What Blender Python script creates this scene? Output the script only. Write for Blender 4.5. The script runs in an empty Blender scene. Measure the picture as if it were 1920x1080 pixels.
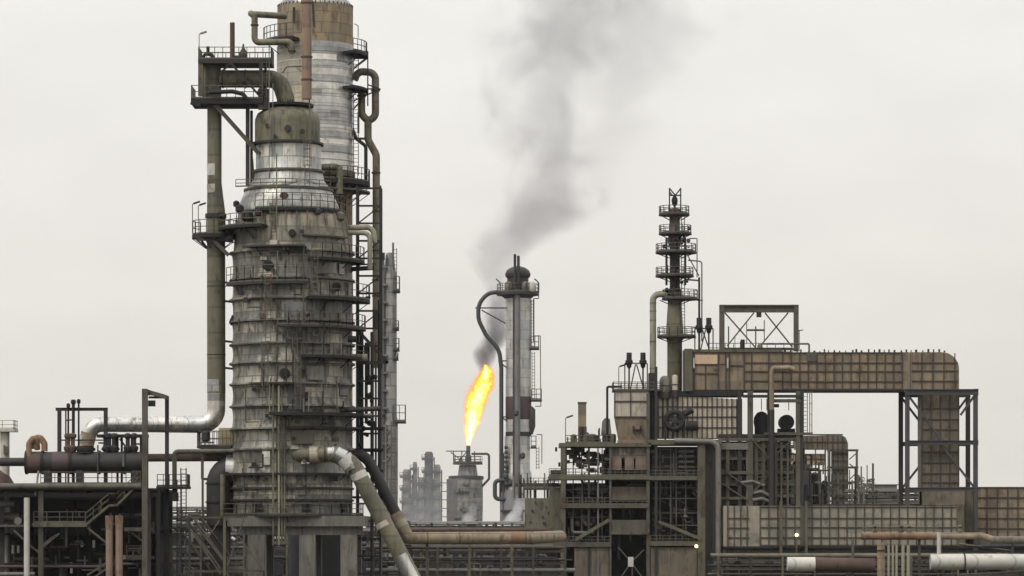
import bpy, math, random
from mathutils import Vector
R = math.radians
sc = bpy.context.scene
COL = sc.collection

# ------------------------------------------------------------------ camera, sky, sun, exposure
FPX = 6250.0          # focal length in photo pixels
CZ = 6.0              # eye height
HOR = 1000.0          # photo row of the horizon
cam_d = bpy.data.cameras.new('camera'); cam = bpy.data.objects.new('camera', cam_d); COL.objects.link(cam)
cam.location = (0, 0, CZ); cam.rotation_euler = (R(90), 0, 0)
cam_d.sensor_width = 36; cam_d.lens = 36 * FPX / 1920; cam_d.shift_y = (HOR - 540) / 1920
cam_d.clip_start = 1; cam_d.clip_end = 20000
sc.camera = cam

SUN_EL, SUN_AZ = 46, 226     # behind and to the left of the camera
w = bpy.data.worlds.new('World'); sc.world = w; w.use_nodes = True
nt = w.node_tree; nt.nodes.clear()
def N(t, typ, **k):
    n = t.nodes.new(typ)
    for a, b in k.items(): setattr(n, a, b)
    return n
tc = N(nt, 'ShaderNodeTexCoord')
sky = N(nt, 'ShaderNodeTexSky', sky_type='NISHITA'); sky.sun_disc = False
sky.sun_elevation = R(SUN_EL); sky.sun_rotation = R(SUN_AZ); sky.dust_density = 6; sky.air_density = 1.5
hs = N(nt, 'ShaderNodeHueSaturation'); hs.inputs['Saturation'].default_value = .25; hs.inputs['Value'].default_value = .08
nt.links.new(sky.outputs[0], hs.inputs['Color'])
sx = N(nt, 'ShaderNodeSeparateXYZ'); nt.links.new(tc.outputs['Generated'], sx.inputs[0])
gr = N(nt, 'ShaderNodeValToRGB'); nt.links.new(sx.outputs['Z'], gr.inputs[0])
e = gr.color_ramp.elements
e[0].position = 0; e[0].color = (.755, .722, .665, 1)
e[1].position = 1; e[1].color = (1.9, 1.9, 1.9, 1)
for p, c in ((.05, (.83, .80, .745, 1)), (.15, (.955, .935, .885, 1)), (.32, (1.15, 1.14, 1.12, 1))):
    q = e.new(p); q.color = c
mp = N(nt, 'ShaderNodeMapping'); mp.inputs['Scale'].default_value = (15, 15, 38); nt.links.new(tc.outputs['Generated'], mp.inputs[0])
no = N(nt, 'ShaderNodeTexNoise'); no.inputs['Scale'].default_value = 1; no.inputs['Detail'].default_value = 4; nt.links.new(mp.outputs[0], no.inputs['Vector'])
mr = N(nt, 'ShaderNodeMapRange'); mr.inputs[1].default_value = .3; mr.inputs[2].default_value = .7; mr.inputs[3].default_value = .955; mr.inputs[4].default_value = 1.04; nt.links.new(no.outputs[0], mr.inputs[0])
ml = N(nt, 'ShaderNodeVectorMath', operation='SCALE'); nt.links.new(gr.outputs[0], ml.inputs[0]); nt.links.new(mr.outputs[0], ml.inputs['Scale'])
mx = N(nt, 'ShaderNodeMix', data_type='RGBA'); mx.inputs[0].default_value = .93
nt.links.new(hs.outputs[0], mx.inputs[6]); nt.links.new(ml.outputs[0], mx.inputs[7])
bg = N(nt, 'ShaderNodeBackground'); bg.inputs[1].default_value = 1.0; nt.links.new(mx.outputs[2], bg.inputs[0])
wo = N(nt, 'ShaderNodeOutputWorld'); nt.links.new(bg.outputs[0], wo.inputs[0])

sd = bpy.data.lights.new('sun', 'SUN'); sd.energy = 1.5; sd.angle = R(14); sd.color = (1, .96, .9)
so = bpy.data.objects.new('sun', sd); COL.objects.link(so)
_az, _el = R(SUN_AZ), R(SUN_EL)
_dir = Vector((math.sin(_az) * math.cos(_el), math.cos(_az) * math.cos(_el), math.sin(_el)))
so.rotation_euler = _dir.to_track_quat('Z', 'Y').to_euler(); so.location = (0, 0, 200)

sc.view_settings.view_transform = 'Standard'; sc.view_settings.look = 'None'
sc.view_settings.exposure = 0; sc.view_settings.gamma = 1; sc.view_settings.use_curve_mapping = False
sc.render.engine = 'CYCLES'
cy = sc.cycles
cy.use_denoising = True; cy.max_bounces = 6; cy.diffuse_bounces = 3; cy.glossy_bounces = 3
cy.volume_bounces = 1; cy.volume_step_rate = 1.0; cy.volume_max_steps = 128; cy.transparent_max_bounces = 8
cy.sample_clamp_indirect = 4

# ------------------------------------------------------------------ materials
def mathn(t, op, a, b=None, clamp=False):
    n = t.nodes.new('ShaderNodeMath'); n.operation = op; n.use_clamp = clamp
    for i, v in ((0, a), (1, b)):
        if v is None: continue
        if isinstance(v, (int, float)): n.inputs[i].default_value = v
        else: t.links.new(v, n.inputs[i])
    return n.outputs[0]
def mixc(t, f, a, b, mode='MIX'):
    n = t.nodes.new('ShaderNodeMix'); n.data_type = 'RGBA'; n.blend_type = mode
    for i, v in ((0, f), (6, a), (7, b)):
        if isinstance(v, (int, float)): n.inputs[i].default_value = v
        elif isinstance(v, tuple): n.inputs[i].default_value = (*v, 1) if len(v) == 3 else v
        else: t.links.new(v, n.inputs[i])
    return n.outputs[2]
def mat(name, base, rough=.65, metal=0.0, var=.5, rust=0.0, rustc=(.13, .055, .028), sc_=1.0, streak=.5, panel=None, pvar=.25, seam=.5, band=None, bump=.15, drip=0.0):
    m = bpy.data.materials.new(name); m.use_nodes = True
    t = m.node_tree; bs = t.nodes['Principled BSDF']
    co = N(t, 'ShaderNodeTexCoord').outputs['Object']
    def noise(scale, vec, det=5):
        mpn = N(t, 'ShaderNodeMapping'); mpn.inputs['Scale'].default_value = vec; t.links.new(co, mpn.inputs[0])
        n = N(t, 'ShaderNodeTexNoise'); n.inputs['Scale'].default_value = scale; n.inputs['Detail'].default_value = det
        n.inputs['Roughness'].default_value = .62
        t.links.new(mpn.outputs[0], n.inputs['Vector']); return n.outputs[0]
    n1 = noise(.55 * sc_, (1, 1, 1)); n2 = noise(1.6 * sc_, (1, 1, .12))
    def rng(v, a, b, lo, hi):
        r = N(t, 'ShaderNodeMapRange'); t.links.new(v, r.inputs[0])
        for i, q in zip((1, 2, 3, 4), (a, b, lo, hi)): r.inputs[i].default_value = q
        return r.outputs[0]
    f = mathn(t, 'ADD', mathn(t, 'MULTIPLY', rng(n1, .3, .7, 0, 1), 1 - streak), mathn(t, 'MULTIPLY', rng(n2, .3, .7, 0, 1), streak))
    dark = tuple(c * (1 - .75 * var) for c in base); lite = tuple(min(.9, c * (1 + .35 * var)) for c in base)
    c = mixc(t, f, dark, lite)
    if panel:
        su, sv, rr = panel
        s = N(t, 'ShaderNodeSeparateXYZ'); t.links.new(co, s.inputs[0])
        if rr: u = mathn(t, 'MULTIPLY', mathn(t, 'ARCTAN2', s.outputs[0], mathn(t, 'MULTIPLY', s.outputs[1], -1)), rr / su)
        else: u = mathn(t, 'DIVIDE', mathn(t, 'ADD', s.outputs[0], s.outputs[1]), su)
        v = mathn(t, 'DIVIDE', s.outputs[2], sv)
        cb = N(t, 'ShaderNodeCombineXYZ')
        fv = mathn(t, 'FLOOR', v)
        if rr: u = mathn(t, 'ADD', u, mathn(t, 'MULTIPLY', fv, .37))
        t.links.new(mathn(t, 'FLOOR', u), cb.inputs[0]); t.links.new(fv, cb.inputs[1])
        wn = N(t, 'ShaderNodeTexWhiteNoise'); t.links.new(cb.outputs[0], wn.inputs['Vector'])
        val = rng(wn.outputs['Value'], 0, 1, 1 - pvar, 1 + pvar * .6)
        hv = N(t, 'ShaderNodeVectorMath', operation='SCALE'); t.links.new(c, hv.inputs[0]); t.links.new(val, hv.inputs['Scale'])
        tint = mixc(t, wn.outputs['Value'], (1.0, 1.03, 1.04), (1.05, 1, .92))
        c = mixc(t, 1.0, hv.outputs[0], tint, 'MULTIPLY')
        lu = mathn(t, 'LESS_THAN', mathn(t, 'FRACT', u), .06); lv = mathn(t, 'LESS_THAN', mathn(t, 'FRACT', v), .10)
        ln = mathn(t, 'MULTIPLY', mathn(t, 'MAXIMUM', lu, lv), seam)
        c = mixc(t, ln, c, tuple(q * .25 for q in base))
    if drip:
        n4 = noise(5.5 * sc_, (1, 1, .05), 3); n5 = noise(.9 * sc_, (1, 1, .8), 4)
        df = mathn(t, 'MULTIPLY', rng(n4, .5, .66, 0, 1), rng(n5, .42, .6, 0, drip))
        c = mixc(t, df, c, tuple(q * .22 for q in base))
    if rust:
        n3 = noise(1.1 * sc_, (1, 1, .45), 8)
        rf = rng(n3, .62 - .22 * rust, .72 - .22 * rust, 0, 1)
        c = mixc(t, rf, c, rustc)
        bs.inputs['Metallic'].default_value = metal
        if metal: t.links.new(mathn(t, 'MULTIPLY', mathn(t, 'SUBTRACT', 1, rf), metal), bs.inputs['Metallic'])
    else: bs.inputs['Metallic'].default_value = metal
    t.links.new(c, bs.inputs['Base Color'])
    rv = N(t, 'ShaderNodeMapRange'); t.links.new(n1, rv.inputs[0]); rv.inputs[3].default_value = max(.1, rough - .15); rv.inputs[4].default_value = min(1, rough + .15)
    t.links.new(rv.outputs[0], bs.inputs['Roughness'])
    if bump:
        bp = N(t, 'ShaderNodeBump'); bp.inputs['Strength'].default_value = bump; bp.inputs['Distance'].default_value = .1
        t.links.new(n1, bp.inputs['Height']); t.links.new(bp.outputs[0], bs.inputs['Normal'])
    return m
def emis(name, col, s):
    m = bpy.data.materials.new(name); m.use_nodes = True
    b = m.node_tree.nodes['Principled BSDF']; b.inputs['Base Color'].default_value = (*col, 1)
    b.inputs['Emission Color'].default_value = (*col, 1); b.inputs['Emission Strength'].default_value = s
    return m
M = dict(
    clad=mat('weathered cladding', (.275, .262, .226), .5, .25, 1.0, .4, (.05, .042, .03), panel=(1.7, .8, 4.5), pvar=.45, seam=.75, bump=.25, sc_=1.3, drip=.9),
    cladup=mat('stained cream cladding', (.245, .225, .175), .6, .1, .95, .35, (.06, .045, .03), panel=(2.2, 1.1, 4.5), pvar=.25, seam=.55, drip=.9),
    cone=mat('bright aluminium cladding', (.45, .445, .42), .46, .4, .7, .3, (.14, .12, .085), panel=(1.2, 1.0, 3.0), pvar=.4, seam=.6, drip=.8, sc_=1.5),
    drum=mat('mossy steel drum', (.155, .142, .09), .7, 0, .9, .5, (.045, .038, .024), drip=.9, sc_=1.4),
    alu=mat('dull aluminium bands', (.56, .555, .54), .34, .6, .7, .1, (.25, .23, .2), panel=(14, .55, 3.0), pvar=.4, seam=.6, streak=.25, sc_=2),
    tan=mat('tan insulation', (.26, .205, .135), .75, 0, .6, .35, (.12, .085, .055), panel=(1.6, .85, 3.0), pvar=.2, seam=.5, drip=.5),
    olive=mat('olive lagged pipe', (.145, .134, .09), .6, .1, .8, .35, (.055, .045, .03), panel=(2.3, 1.9, 0), pvar=.16, seam=.4, drip=.4),
    pale=mat('pale lagged pipe', (.27, .255, .18), .6, 0, .55, .2, (.15,.13,.09), drip=.4),
    silver=mat('silver lagged pipe', (.56, .55, .53), .27, .85, .5, .25, (.16, .135, .10), panel=(1.3, 5.3, 0), pvar=.16, seam=.5, drip=.5),
    brown=mat('pinkish brown pipe', (.225, .158, .112), .65, 0, .5, .25, (.12, .08, .05), panel=(3.1, 3.1, 0), pvar=.12, seam=.3, drip=.5),
    rust=mat('rusted steel', (.08, .05, .037), .85, 0, .7, .3, (.045, .027, .02)),
    orust=mat('orange rust', (.21, .125, .07), .8, 0, .6, .4, (.10, .055, .033)),
    dark=mat('dark steel', (.022, .021, .018), .65, .1, .6, .2, (.035, .022, .015)),
    black=mat('black steel and painted shade', (.006, .006, .006), .75, 0, .5),  # plain black, also stands in for deep shade behind the bays
    steel=mat('grey green steel', (.083, .074, .054), .6, .1, .65, .35, (.038, .026, .016)),
    lsteel=mat('light grey steel', (.16, .155, .135), .55, .2, .6, .25, (.07, .055, .04)),
    rail=mat('railing steel', (.088, .082, .062), .6, .1, .4, .2),
    olsteel=mat('olive steel', (.098, .088, .052), .65, 0, .65, .4, (.04, .027, .016), drip=.4),
    conc=mat('stained concrete', (.16, .152, .13), .85, 0, .7, .25, (.07, .065, .05), streak=.8, drip=.8),
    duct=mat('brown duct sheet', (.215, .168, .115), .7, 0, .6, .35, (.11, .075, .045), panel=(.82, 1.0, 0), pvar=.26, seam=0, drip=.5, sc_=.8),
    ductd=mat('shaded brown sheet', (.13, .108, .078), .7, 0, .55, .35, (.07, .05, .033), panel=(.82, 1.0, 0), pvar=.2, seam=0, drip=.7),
    ductg=mat('grey beige sheet', (.25, .23, .185), .7, 0, .45, .25, (.14, .12, .085), panel=(.82, 1.0, 0), pvar=.2, seam=0, drip=.5),
    ducty=mat('yellowed sheet', (.33, .27, .16), .7, 0, .3, .2, panel=(1, 1, 0), seam=0),
    beige=mat('beige painted sheet', (.42, .37, .305), .6, 0, .45, .25, (.2, .16, .12), drip=.5),
    peach=mat('painted-lit tan sheet', (.52, .36, .25), .5, 0, .3),
    rib=mat('dark rib steel', (.05, .036, .024), .7, 0, .5),
    white=mat('white lagging', (.45, .435, .40), .5, 0, .35, .18, (.22, .185, .14), streak=.05, panel=(2.6, 9, 0), pvar=.1, seam=.4),
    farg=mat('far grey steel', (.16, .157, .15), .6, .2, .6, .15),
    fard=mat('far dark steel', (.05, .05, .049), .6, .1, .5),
    maroon=mat('dark maroon band', (.06, .034, .034), .6, 0, .5),
    green=mat('green grey paint', (.155, .142, .105), .7, 0, .6, .4, (.06, .05, .035), drip=.6),
    gravel=mat('dusty ground', (.035, .032, .026), .95, 0, .5),
    foliage=mat('dark foliage', (.045, .05, .03), .9, 0, .6),
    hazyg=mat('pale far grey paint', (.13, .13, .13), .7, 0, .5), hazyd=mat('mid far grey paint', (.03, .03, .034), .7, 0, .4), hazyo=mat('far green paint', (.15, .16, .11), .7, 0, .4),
    cream=mat('cream stained sheet', (.40, .36, .29), .5, .2, .7, .3, (.14, .11, .08), panel=(2, 1.0, 3.0), pvar=.2, seam=.4),
    gcol=mat('pale grey column sheet', (.25, .25, .24), .55, .3, .8, .2, (.12, .11, .1), panel=(1.5, 1.2, .6), pvar=.3, seam=.6, drip=.6),
    alusm=mat('smooth aluminium sheet', (.50, .50, .485), .4, .5, .5, .15, (.25, .23, .2), panel=(3, 1.6, 2.2), pvar=.16, seam=.35, drip=.5),
    ribcream=mat('cream casing sheet', (.50, .43, .33), .6, 0, .4, .15, (.25, .18, .12)),
    lamp=emis('lit lamp glass', (1, .93, .5), 3.0),
)

# ------------------------------------------------------------------ mesh builder in photo-pixel units at a real depth
class Fr:
    def __init__(s, D): s.D = D; s.S = D / FPX
    def p(s, x, y, d=0): return Vector(((x - 960) * s.S, s.D + d * s.S, CZ + (HOR - y) * s.S))
    def gy(s): return HOR + CZ / s.S       # photo row of the ground at this depth
def fillet(pts, rad, n=6):
    out = [pts[0]]
    for i in range(1, len(pts) - 1):
        a, b, c = pts[i - 1], pts[i], pts[i + 1]
        u = (a - b); v = (c - b); lu, lv = u.length, v.length
        if lu < 1e-6 or lv < 1e-6: continue
        u.normalize(); v.normalize()
        ang = u.angle(v, 3.14)
        if ang > 3.05: out.append(b); continue
        tl = min(rad / math.tan(ang / 2), lu * .48, lv * .48)
        p0, p1 = b + u * tl, b + v * tl
        for k in range(n + 1):
            q = k / n
            # circular-ish arc via rational quadratic
            wq = math.sin(ang / 2)
            den = (1 - q) ** 2 + 2 * wq * q * (1 - q) + q * q
            out.append((p0 * (1 - q) ** 2 + b * (2 * wq * q * (1 - q)) + p1 * q * q) / den)
    out.append(pts[-1]); return out
class MB:
    def __init__(s, f): s.f = f; s.v = []; s.fc = []
    def add(s, vs, fs):
        o = len(s.v); s.v += vs; s.fc += [tuple(i + o for i in q) for q in fs]; return s
    def rawbox(s, a, b):
        x0, y0, z0 = a; x1, y1, z1 = b
        vs = [Vector(q) for q in ((x0, y0, z0), (x1, y0, z0), (x1, y1, z0), (x0, y1, z0), (x0, y0, z1), (x1, y0, z1), (x1, y1, z1), (x0, y1, z1))]
        return s.add(vs, [(0, 3, 2, 1), (4, 5, 6, 7), (0, 1, 5, 4), (1, 2, 6, 5), (2, 3, 7, 6), (3, 0, 4, 7)])
    def box(s, x0, y0, x1, y1, d0=-5, d1=5):          # y0 upper row, y1 lower row
        a = s.f.p(x0, y1, d0); b = s.f.p(x1, y0, d1); return s.rawbox(a, b)
    def prism(s, pts, d0, d1):                         # outline of (x, y) given depth d0..d1
        n = len(pts); vs = [s.f.p(x, y, d0) for x, y in pts] + [s.f.p(x, y, d1) for x, y in pts]
        area = sum(pts[i][0] * pts[(i + 1) % n][1] - pts[(i + 1) % n][0] * pts[i][1] for i in range(n))
        fs = [tuple(range(n)), tuple(range(2 * n - 1, n - 1, -1))] + [(i, i + n, (i + 1) % n + n, (i + 1) % n) for i in range(n)]
        if area > 0: fs = [tuple(reversed(q)) for q in fs]
        return s.add(vs, fs)
    def frust(s, t, b):                                # t, b: (x0, x1, d0, d1, y)
        vs = []
        for x0, x1, d0, d1, y in (b, t): vs += [s.f.p(x0, y, d0), s.f.p(x1, y, d0), s.f.p(x1, y, d1), s.f.p(x0, y, d1)]
        return s.add(vs, [(0, 3, 2, 1), (4, 5, 6, 7), (0, 1, 5, 4), (1, 2, 6, 5), (2, 3, 7, 6), (3, 0, 4, 7)])
    def bar(s, a, b, w, h=None):                       # square bar between two (x,y,d) points
        a = s.f.p(*a); b = s.f.p(*b); return s.wbar(a, b, w * s.f.S, (h or w) * s.f.S)
    def wbar(s, a, b, w, h):
        d = (b - a)
        if d.length < 1e-6: return s
        d.normalize(); up = Vector((0, 0, 1)) if abs(d.z) < .9 else Vector((0, 1, 0))
        u = d.cross(up).normalized() * (w / 2); v = u.cross(d).normalized() * (h / 2)
        vs = [p + q for p in (a, b) for q in (-u - v, u - v, u + v, -u + v)]
        return s.add(vs, [(0, 1, 2, 3), (7, 6, 5, 4), (0, 4, 5, 1), (1, 5, 6, 2), (2, 6, 7, 3), (3, 7, 4, 0)])
    def ibeam(s, a, b, w):                             # H section
        a = s.f.p(*a); b = s.f.p(*b); W = w * s.f.S; t = W * .16
        d = (b - a).normalized(); up = Vector((0, 0, 1)) if abs(d.z) < .9 else Vector((0, 1, 0))
        if abs(d.z) > .9: off = Vector((0, 1, 0))      # flanges front and back: shows full width
        else: off = Vector((0, 0, 1)) - d * d.z; off.normalize()
        o = off * (W / 2 - t / 2)
        s.wbar(a + o, b + o, W if abs(d.z) > .9 else W * .8, t); s.wbar(a - o, b - o, W if abs(d.z) > .9 else W * .8, t)
        if abs(d.z) > .9: s.wbar(a, b, t, W - 2 * t - .002)
        else: s.wbar(a, b, t, W - 2 * t - .002)
        return s
    def tube(s, pts, r, bend=None, seg=12, r1=None, raw=False):
        P = [s.f.p(*q) for q in pts] if not raw else pts
        S = s.f.S; rr = r * S
        if len(P) > 2: P = fillet(P, (bend if bend is not None else r * 2.2) * S)
        Q = [P[0]]
        for q in P[1:]:
            if (q - Q[-1]).length > 1e-5: Q.append(q)
        P = Q; n = len(P)
        tot = sum((P[i + 1] - P[i]).length for i in range(n - 1)); acc = 0
        d = (P[1] - P[0]).normalized(); up = Vector((0, 1, 0)) if abs(d.y) < .9 else Vector((0, 0, 1))
        u = d.cross(up).normalized(); vs = []
        for i in range(n):
            if i == 0: t = P[1] - P[0]
            elif i == n - 1: t = P[-1] - P[-2]
            else: t = (P[i + 1] - P[i]).normalized() + (P[i] - P[i - 1]).normalized()
            if t.length < 1e-6: t = P[i] - P[i - 1]
            t.normalize(); u = (u - t * u.dot(t)).normalized(); v = t.cross(u)
            if i: acc += (P[i] - P[i - 1]).length
            k = rr if r1 is None else rr + (r1 * S - rr) * acc / tot
            for j in range(seg):
                a = 2 * math.pi * j / seg; vs.append(P[i] + (u * math.cos(a) + v * math.sin(a)) * k)
        fs = [(i * seg + j, i * seg + (j + 1) % seg, (i + 1) * seg + (j + 1) % seg, (i + 1) * seg + j) for i in range(n - 1) for j in range(seg)]
        fs += [tuple(reversed(range(seg))), tuple(range((n - 1) * seg, n * seg))]
        return s.add(vs, fs)
    def lathe(s, cx, d, prof, seg=48, close=True):     # prof: (r, y) from top to bottom
        S = s.f.S; vs = []; n = len(prof)
        for r, y in prof:
            c = s.f.p(cx, y, d)
            for j in range(seg):
                a = 2 * math.pi * j / seg; vs.append(c + Vector((math.sin(a), -math.cos(a), 0)) * max(r, .01) * S)
        fs = [(i * seg + j, (i + 1) * seg + j, (i + 1) * seg + (j + 1) % seg, i * seg + (j + 1) % seg) for i in range(n - 1) for j in range(seg)]
        if close: fs += [tuple(range(seg)), tuple(reversed(range((n - 1) * seg, n * seg)))]
        return s.add(vs, fs)
    def sector(s, cx, d, y, th, r0, r1, a0, a1):
        n = max(3, int(abs(a1 - a0) / 7)); vs = []
        for k in range(n + 1):
            a = R(a0 + (a1 - a0) * k / n)
            for r in (r0, r1):
                for yy in (y, y + th): vs.append(s.f.p(cx + r * math.sin(a), yy, d - r * math.cos(a)))
        fs = []
        for k in range(n):
            o = 4 * k; fs += [(o, o + 2, o + 6, o + 4), (o + 1, o + 5, o + 7, o + 3), (o + 2, o + 3, o + 7, o + 6), (o, o + 4, o + 5, o + 1)]
        fs += [(0, 1, 3, 2), (4 * n, 4 * n + 2, 4 * n + 3, 4 * n + 1)]
        return s.add(vs, fs)
    def rails(s, pts, h, sp, t=1.3):
        for a, b in zip(pts, pts[1:]):
            L = math.dist(a, b); n = max(1, round(L / sp))
            for k in range(n + 1):
                q = [a[i] + (b[i] - a[i]) * k / n for i in range(3)]
                s.bar((q[0], q[1], q[2]), (q[0], q[1] - h, q[2]), t)
            for hh in (h, h * .52):
                s.bar((a[0], a[1] - hh, a[2]), (b[0], b[1] - hh, b[2]), t)
            s.bar((a[0], a[1] - 1.5, a[2]), (b[0], b[1] - 1.5, b[2]), .6, 2.6)
        return s
    def ladder(s, x, y0, y1, d, wd=8, t=1.4, step=7, side=False):
        for q in (-wd / 2, wd / 2):
            s.bar((x + (0 if side else q), y0, d + (q if side else 0)), (x + (0 if side else q), y1, d + (q if side else 0)), t)
        y = y0 + 3
        while y < y1:
            s.bar((x - (0 if side else wd / 2), y, d - (wd / 2 if side else 0)), (x + (0 if side else wd / 2), y, d + (wd / 2 if side else 0)), .9); y += step
        return s
    def cage(s, x, y0, y1, d, r=7, step=16, out=-1):
        y = y0
        ys = []
        while y < y1: ys.append(y); y += step
        for yy in ys:
            P = [(x + r * math.sin(R(a)), yy, d + out * r * math.cos(R(a))) for a in range(-120, 121, 40)]
            for a, b in zip(P, P[1:]): s.bar(a, b, 1)
        for a in (-80, 0, 80):
            s.bar((x + r * math.sin(R(a)), y0, d + out * r * math.cos(R(a))), (x + r * math.sin(R(a)), ys[-1], d + out * r * math.cos(R(a))), .9)
        return s
    def flange(s, a, b, r, th=2.5):                     # thick ring around a pipe at a toward b
        A = s.f.p(*a); B = s.f.p(*b); d = (B - A).normalized() * (th * s.f.S / 2)
        return s.tube([A - d, A + d], r, seg=14, raw=True)

def tag(o, label=None, cat=None, group=None, kind=None):
    if label: o['label'] = label
    if cat: o['category'] = cat
    if group: o['group'] = group
    if kind: o['kind'] = kind
    return o
def mesh_obj(name, mb, m, off=Vector((0, 0, 0)), parent=None, smooth=True):
    me = bpy.data.meshes.new(name); me.from_pydata([v - off for v in mb.v], [], mb.fc); me.materials.append(M[m] if isinstance(m, str) else m)
    if smooth:
        me.polygons.foreach_set('use_smooth', [True] * len(me.polygons)); me.set_sharp_from_angle(angle=R(38))
    o = bpy.data.objects.new(name, me); COL.objects.link(o)
    if parent: o.parent = parent
    return o
class Thing:
    def __init__(s, name, label, cat, f, x, d=0, group=None, z=0.0):
        s.f = f; s.o = bpy.data.objects.new(name, None); COL.objects.link(s.o)
        p = f.p(x, 0, d); s.o.location = (p.x, p.y, z); s.off = Vector((p.x, p.y, z)); s.o.empty_display_size = .3
        tag(s.o, label, cat, group); s.x = x; s.d = d
    def part(s, name, mb, m, par=None, label=None):
        o = mesh_obj(name, mb, m, s.off, par or s.o)
        if label: o['label'] = label
        return o
    def mb(s): return MB(s.f)
    def ptube(s, pts, r, m, name='pipe', **k): return s.part(name, s.mb().tube(pts, r, **k), m)
    def pbar(s, a, b, wd, m='steel', name='beam', h=None): return s.part(name, s.mb().bar(a, b, wd, h), m)
    def pbox(s, name, x0, y0, x1, y1, d0, d1, m, par=None): return s.part(name, s.mb().box(x0, y0, x1, y1, d0, d1), m, par)
    def plat(s, x0, x1, y, d0, d1, th=5, rail=20, sides='flr', m='dark', sp=22, rm='rail'):
        dk = s.pbox('platform', x0, y, x1, y + th, d0, d1, m)
        if rail:
            P = {'l': [(x0 + 1, y, d1 - 1), (x0 + 1, y, d0 + 1)], 'f': [(x0 + 1, y, d0 + 1), (x1 - 1, y, d0 + 1)], 'r': [(x1 - 1, y, d0 + 1), (x1 - 1, y, d1 - 1)], 'b': [(x0 + 1, y, d1 - 1), (x1 - 1, y, d1 - 1)]}
            rb = s.mb()
            for q in sides: rb.rails(P[q], rail, sp)
            s.part('railing', rb, rm, dk)
        return dk
    def aplat(s, cx, dc, y, x0, x1, r0, r1, th=4, rail=24, m='dark', sp=22, rm='rail', brk=True, a1=None, a0=None):
        k = s.f.D / (s.f.D - r1 * s.f.S); y = HOR - (HOR - y) / k
        f = lambda x: math.degrees(math.asin(max(-1, min(1, (x - cx) / r1))))
        A0 = a0 if a0 is not None else (f(x0) if x0 > cx - r1 else -105)
        A1 = a1 if a1 is not None else (f(x1) if x1 < cx + r1 else 105)
        dk = s.part('platform', s.mb().sector(cx, dc, y, th, r0, r1, A0, A1), m)
        if rail:
            n = max(2, int((A1 - A0) / 360 * 2 * math.pi * r1 / sp)); P = []
            for k in range(n + 1):
                a = R(A0 + (A1 - A0) * k / n); P.append((cx + (r1 - 1) * math.sin(a), y, dc - (r1 - 1) * math.cos(a)))
            rb = s.mb()
            for a, b in zip(P, P[1:]): rb.rails([a, b], rail, 999)
            s.part('railing', rb, rm, dk)
        if brk:
            n = max(1, int((A1 - A0) / 34))
            for k in range(n + 1):
                a = R(A0 + (A1 - A0) * (k + .5) / (n + 1)); q = r1 - r0
                s.part('bracket', s.mb().bar((cx + r1 * .99 * math.sin(a), y + th, dc - r1 * .99 * math.cos(a)), (cx + r0 * math.sin(a), y + th + q * .7, dc - r0 * math.cos(a)), 1.3), m, dk)
        return dk
def unp(f, x, y, d):
    k = 1 + d * f.S / f.D; return 960 + (x - 960) * k, HOR - (HOR - y) * k
def surf(cx, r, x): return -math.sqrt(max(0, r * r - (x - cx) ** 2))

def pipe_thing(label, f, pts, r, m, name='pipe', cat='pipe', bend=None, flanges=(), d=0, group=None, seg=14, supports=(), fm='dark', segs=None):
    """a pipe run of its own: body, flange rings, supports to the ground; segs = [(t0,t1,material)] coloured lagging sleeves"""
    t = Thing(name, label, cat, f, pts[0][0], pts[0][2] if len(pts[0]) > 2 else d, group)
    P = [(q[0], q[1], q[2] if len(q) > 2 else d) for q in pts]
    t.part('pipe_run', t.mb().tube(P, r, bend=bend, seg=seg), m)
    for x, y, dx, dy, *rest in flanges:
        dd = rest[0] if rest else d
        t.part('flange', t.mb().flange((x, y, dd), (x + dx, y + dy, dd), r + 1.6), fm)
    for x, y in supports: t.part('support', t.mb().bar((x, y, d), (x, f.gy(), d), 3), 'steel')
    if segs:
        for x0, y0, x1, y1, dd, mm in segs:
            t.part('lagging_sleeve', t.mb().tube([(x0, y0, dd), (x1, y1, dd)], r + .6, seg=seg), mm)
    return t
def lamp_post(label, f, x, y0, y1, d, dirx, m='rail', hm='dark'):
    t = Thing('floodlight', label, 'floodlight', f, x, d, 'floodlights on the platforms')
    t.part('pole', t.mb().tube([(x, y1, d), (x, y0, d), (x + dirx * 4, y0 - 2, d)], .8, seg=6), m)
    a, b = (x + dirx * 2, y0 - 1), (x + dirx * 14, y0 - 5)
    t.part('lamp_head', t.mb().bar((a[0], a[1], d), (b[0], b[1], d), 5, 3), hm)
    return t

# ------------------------------------------------------------------ the setting: ground
def ground():
    me = bpy.data.meshes.new('ground')
    me.from_pydata([(-6000, -200, 0), (6000, -200, 0), (6000, 9000, 0), (-6000, 9000, 0)], [], [(0, 1, 2, 3)])
    me.materials.append(M['gravel']); o = bpy.data.objects.new('ground', me); COL.objects.link(o); tag(o, 'flat dusty ground of the refinery', kind='structure')
ground()

FT = Fr(250); FC = Fr(263); FL = Fr(240); FR = Fr(330)

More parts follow.
